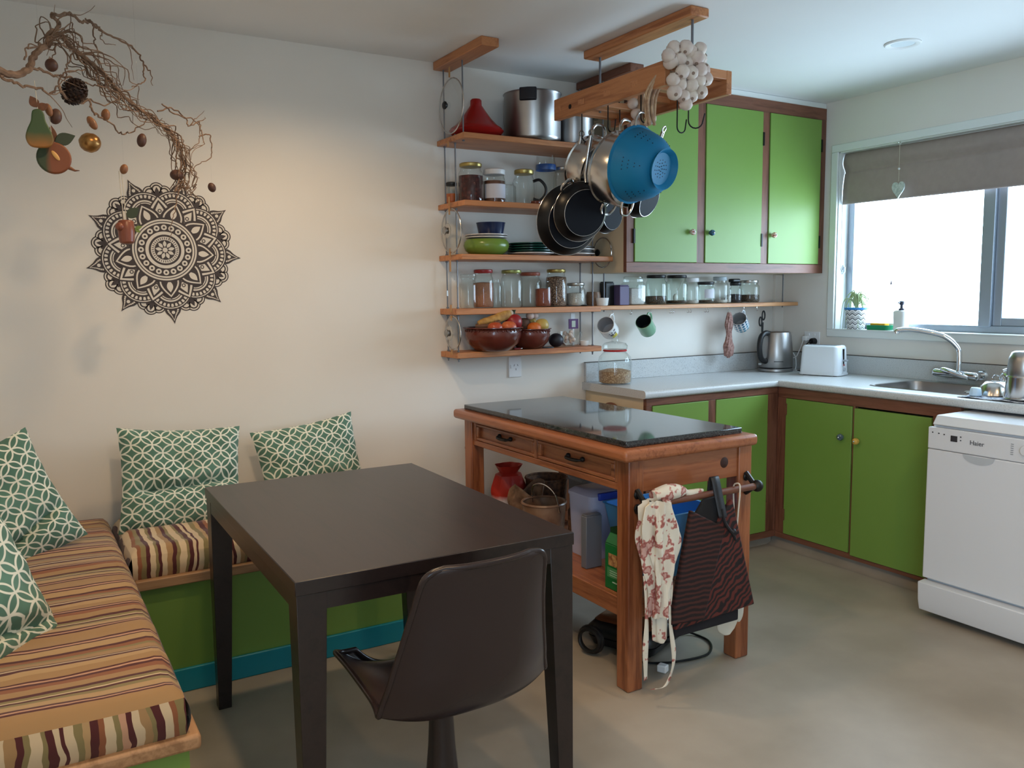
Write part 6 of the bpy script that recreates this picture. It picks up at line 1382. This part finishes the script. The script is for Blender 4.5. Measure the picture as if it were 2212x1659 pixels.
# tiger stripe bag
tig = base('tiger_stripe_cloth', C(84, 34, 24), .8); v = coords(tig, (1, 1, 1), rot=(0, radians(35), 0)); wv = N(tig, 'ShaderNodeTexWave'); wv.inputs['Scale'].default_value = 15; wv.inputs['Distortion'].default_value = 8; wv.inputs['Detail'].default_value = 2; wv.inputs['Detail Scale'].default_value = 1.2; wv.bands_direction = 'Z'; L(tig, v, wv.inputs['Vector'])
rt_ = ramp(tig, wv.outputs[0], [(.42, C(24, 14, 14)), (.66, C(88, 34, 26))]); L(tig, rt_.outputs[0], bsdf(tig).inputs['Base Color'])
rib = base('ribbed_red_brown_cloth', C(70, 32, 26), .85); v = coords(rib); wv = N(rib, 'ShaderNodeTexWave'); wv.inputs['Scale'].default_value = 19; wv.inputs['Distortion'].default_value = 3; wv.bands_direction = 'Z'; L(rib, v, wv.inputs['Vector']); rr2 = ramp(rib, wv.outputs[0], [(.35, C(28, 15, 15)), (.8, C(66, 31, 25))]); L(rib, rr2.outputs[0], bsdf(rib).inputs['Base Color'])
tbg = thing('tote_bag', 'dark red tiger-striped cloth bag hanging from the towel bar by black straps', 'bag', (-2.02, -1.51, .45))
F = -1.535
build('striped_panel', MB().hull([(-2.21, F+.0, .245), (-1.835, F, .262), (-1.835, F+.028, .262), (-2.21, F+.028, .245)], [(-1.985, -1.508, .60), (-1.925, -1.508, .655), (-1.925, -1.488, .655), (-1.985, -1.488, .60)]), tig, tbg, bev=.006)
build('ribbed_panel', MB().hull([(-2.225, F+.005, .265), (-2.09, F-.012, .262), (-2.09, F+.035, .262), (-2.225, F+.03, .265)], [(-2.115, -1.505, .640), (-1.965, -1.516, .560), (-1.965, -1.485, .560), (-2.115, -1.485, .640)]), rib, tbg, bev=.006)
build('base_panel', MB().box(-2.205, -1.905, F+.010, F+.036, .215, .262), base('black_cloth', C(22, 20, 26), .85), tbg, bev=.006)
build('mouth', MB().hull([(-2.11, -1.503, .60), (-1.94, -1.50, .57), (-1.94, -1.485, .57), (-2.11, -1.485, .60)], [(-2.05, -1.492, .668), (-1.985, -1.49, .672), (-1.985, -1.482, .672), (-2.05, -1.482, .668)]), base('black_lining', C(18, 16, 18), .85), tbg, bev=.008)
blk = base('black_strap', C(26, 26, 30), .5)
def strap(pts, w_): 
    P = spline(pts, 5); mb = MB()
    for p in P: mb.v += [(p.x-w_, p.y, p.z), (p.x+w_, p.y, p.z)]
    for i_ in range(len(P)-1): mb.face([2*i_, 2*i_+1, 2*i_+3, 2*i_+2])
    build('strap', mb, blk, tbg, solid=.003)
strap([(-1.985, -1.520, .60), (-1.990, -1.505, .665), (-1.993, -1.490, .725), (-1.990, -1.478, .738), (-1.987, -1.468, .72), (-1.985, -1.458, .66), (-1.985, -1.455, .60)], .019)
build('strap_tie', MB().tube(spline([(-1.985, -1.515, .63), (-1.975, -1.52, .58), (-1.935, -1.518, .535), (-1.92, -1.515, .51)], 5), .006, 7).ball((-1.93, -1.515, .54), .012), blk, tbg)
# oven mitt
mt_ = thing('oven_mitt', 'cream padded oven mitt hanging on a white loop behind the bag', 'oven mitt', (-1.872, -1.472, .30))
crm = base('cream_cotton', C(214, 206, 190), .85)
build('loop', MB().tube(spline([(-1.872, -1.488, .66), (-1.872, -1.487, .695), (-1.872, -1.470, .697), (-1.872, -1.457, .68), (-1.874, -1.462, .60), (-1.876, -1.468, .50), (-1.876, -1.47, .42), (-1.874, -1.475, .50), (-1.872, -1.482, .60), (-1.872, -1.488, .66)], 4), .003, 6), crm, mt_)
def mitt(u, w_):
    a = 2*pi*u; z = .44-.295*w_; h_ = .058*(1-.15*w_)*(1 if w_ < .85 else sqrt(max(0, 1-((w_-.85)/.16)**2))); return (-1.893+h_*cos(a)-.015*w_, -1.470+.018*sin(a)*(1 if w_ < .9 else .6), z)
build('hand', MB().grid(mitt, 26, 20, close_u=True), crm, mt_); build('thumb', MB().ball((-1.848, -1.47, .232), .020, .016, .055, 14, 10), crm, mt_)

# ================================================================ appliance on the floor under the island
gr = thing('sandwich_press', 'black electric sandwich press with steel lid stored under the island', 'sandwich press', (-2.0, -1.08, 0), rot=(0, 0, 24))
build('lower_body', loft(MB(), [rr(-.15, .15, -.13, .13, .03, .015), rr(-.165, .165, -.145, .145, .035, .05)], True, True), M['black'], gr, smooth=50)
build('upper_body', loft(MB(), [rr(-.165, .165, -.145, .145, .035, .054), rr(-.165, .165, -.145, .145, .035, .085), rr(-.14, .14, -.12, .12, .03, .112)], True, True), M['black'], gr, smooth=50)
build('steel_lid', loft(MB(), [rr(-.145, .145, -.125, .125, .03, .1105), rr(-.13, .13, -.11, .11, .03, .122)], True, True), M['steel'], gr, smooth=50)
build('handle', MB().tube(spline([(-.10, -.145, .07), (-.10, -.185, .085), (0, -.19, .09), (.10, -.185, .085), (.10, -.145, .07)], 5), .012, 8), M['black'], gr)
for sx in (-1, 1):
    for sy in (-1, 1): build('foot', MB().cyl((sx*.11, sy*.10, 0), (sx*.11, sy*.10, .017), .012), M['black'], gr)
build('coiled_flex', MB().torus((-.215, .09, .06), .05, .008, 'x', 22, 7).torus((-.228, .09, .06), .044, .008, 'x', 22, 7), M['black'], gr)
build('flex', MB().tube(spline([(.13, -.10, .03), (.17, -.17, .006), (.13, -.25, .006), (.02, -.285, .006), (-.10, -.22, .006), (-.17, -.14, .006), (-.20, -.06, .012)], 6), .0045, 7), M['black'], gr)
build('plug', MB().box(-.215, -.185, -.22, -.185, .001, .028), M['white'], gr, bev=.004)
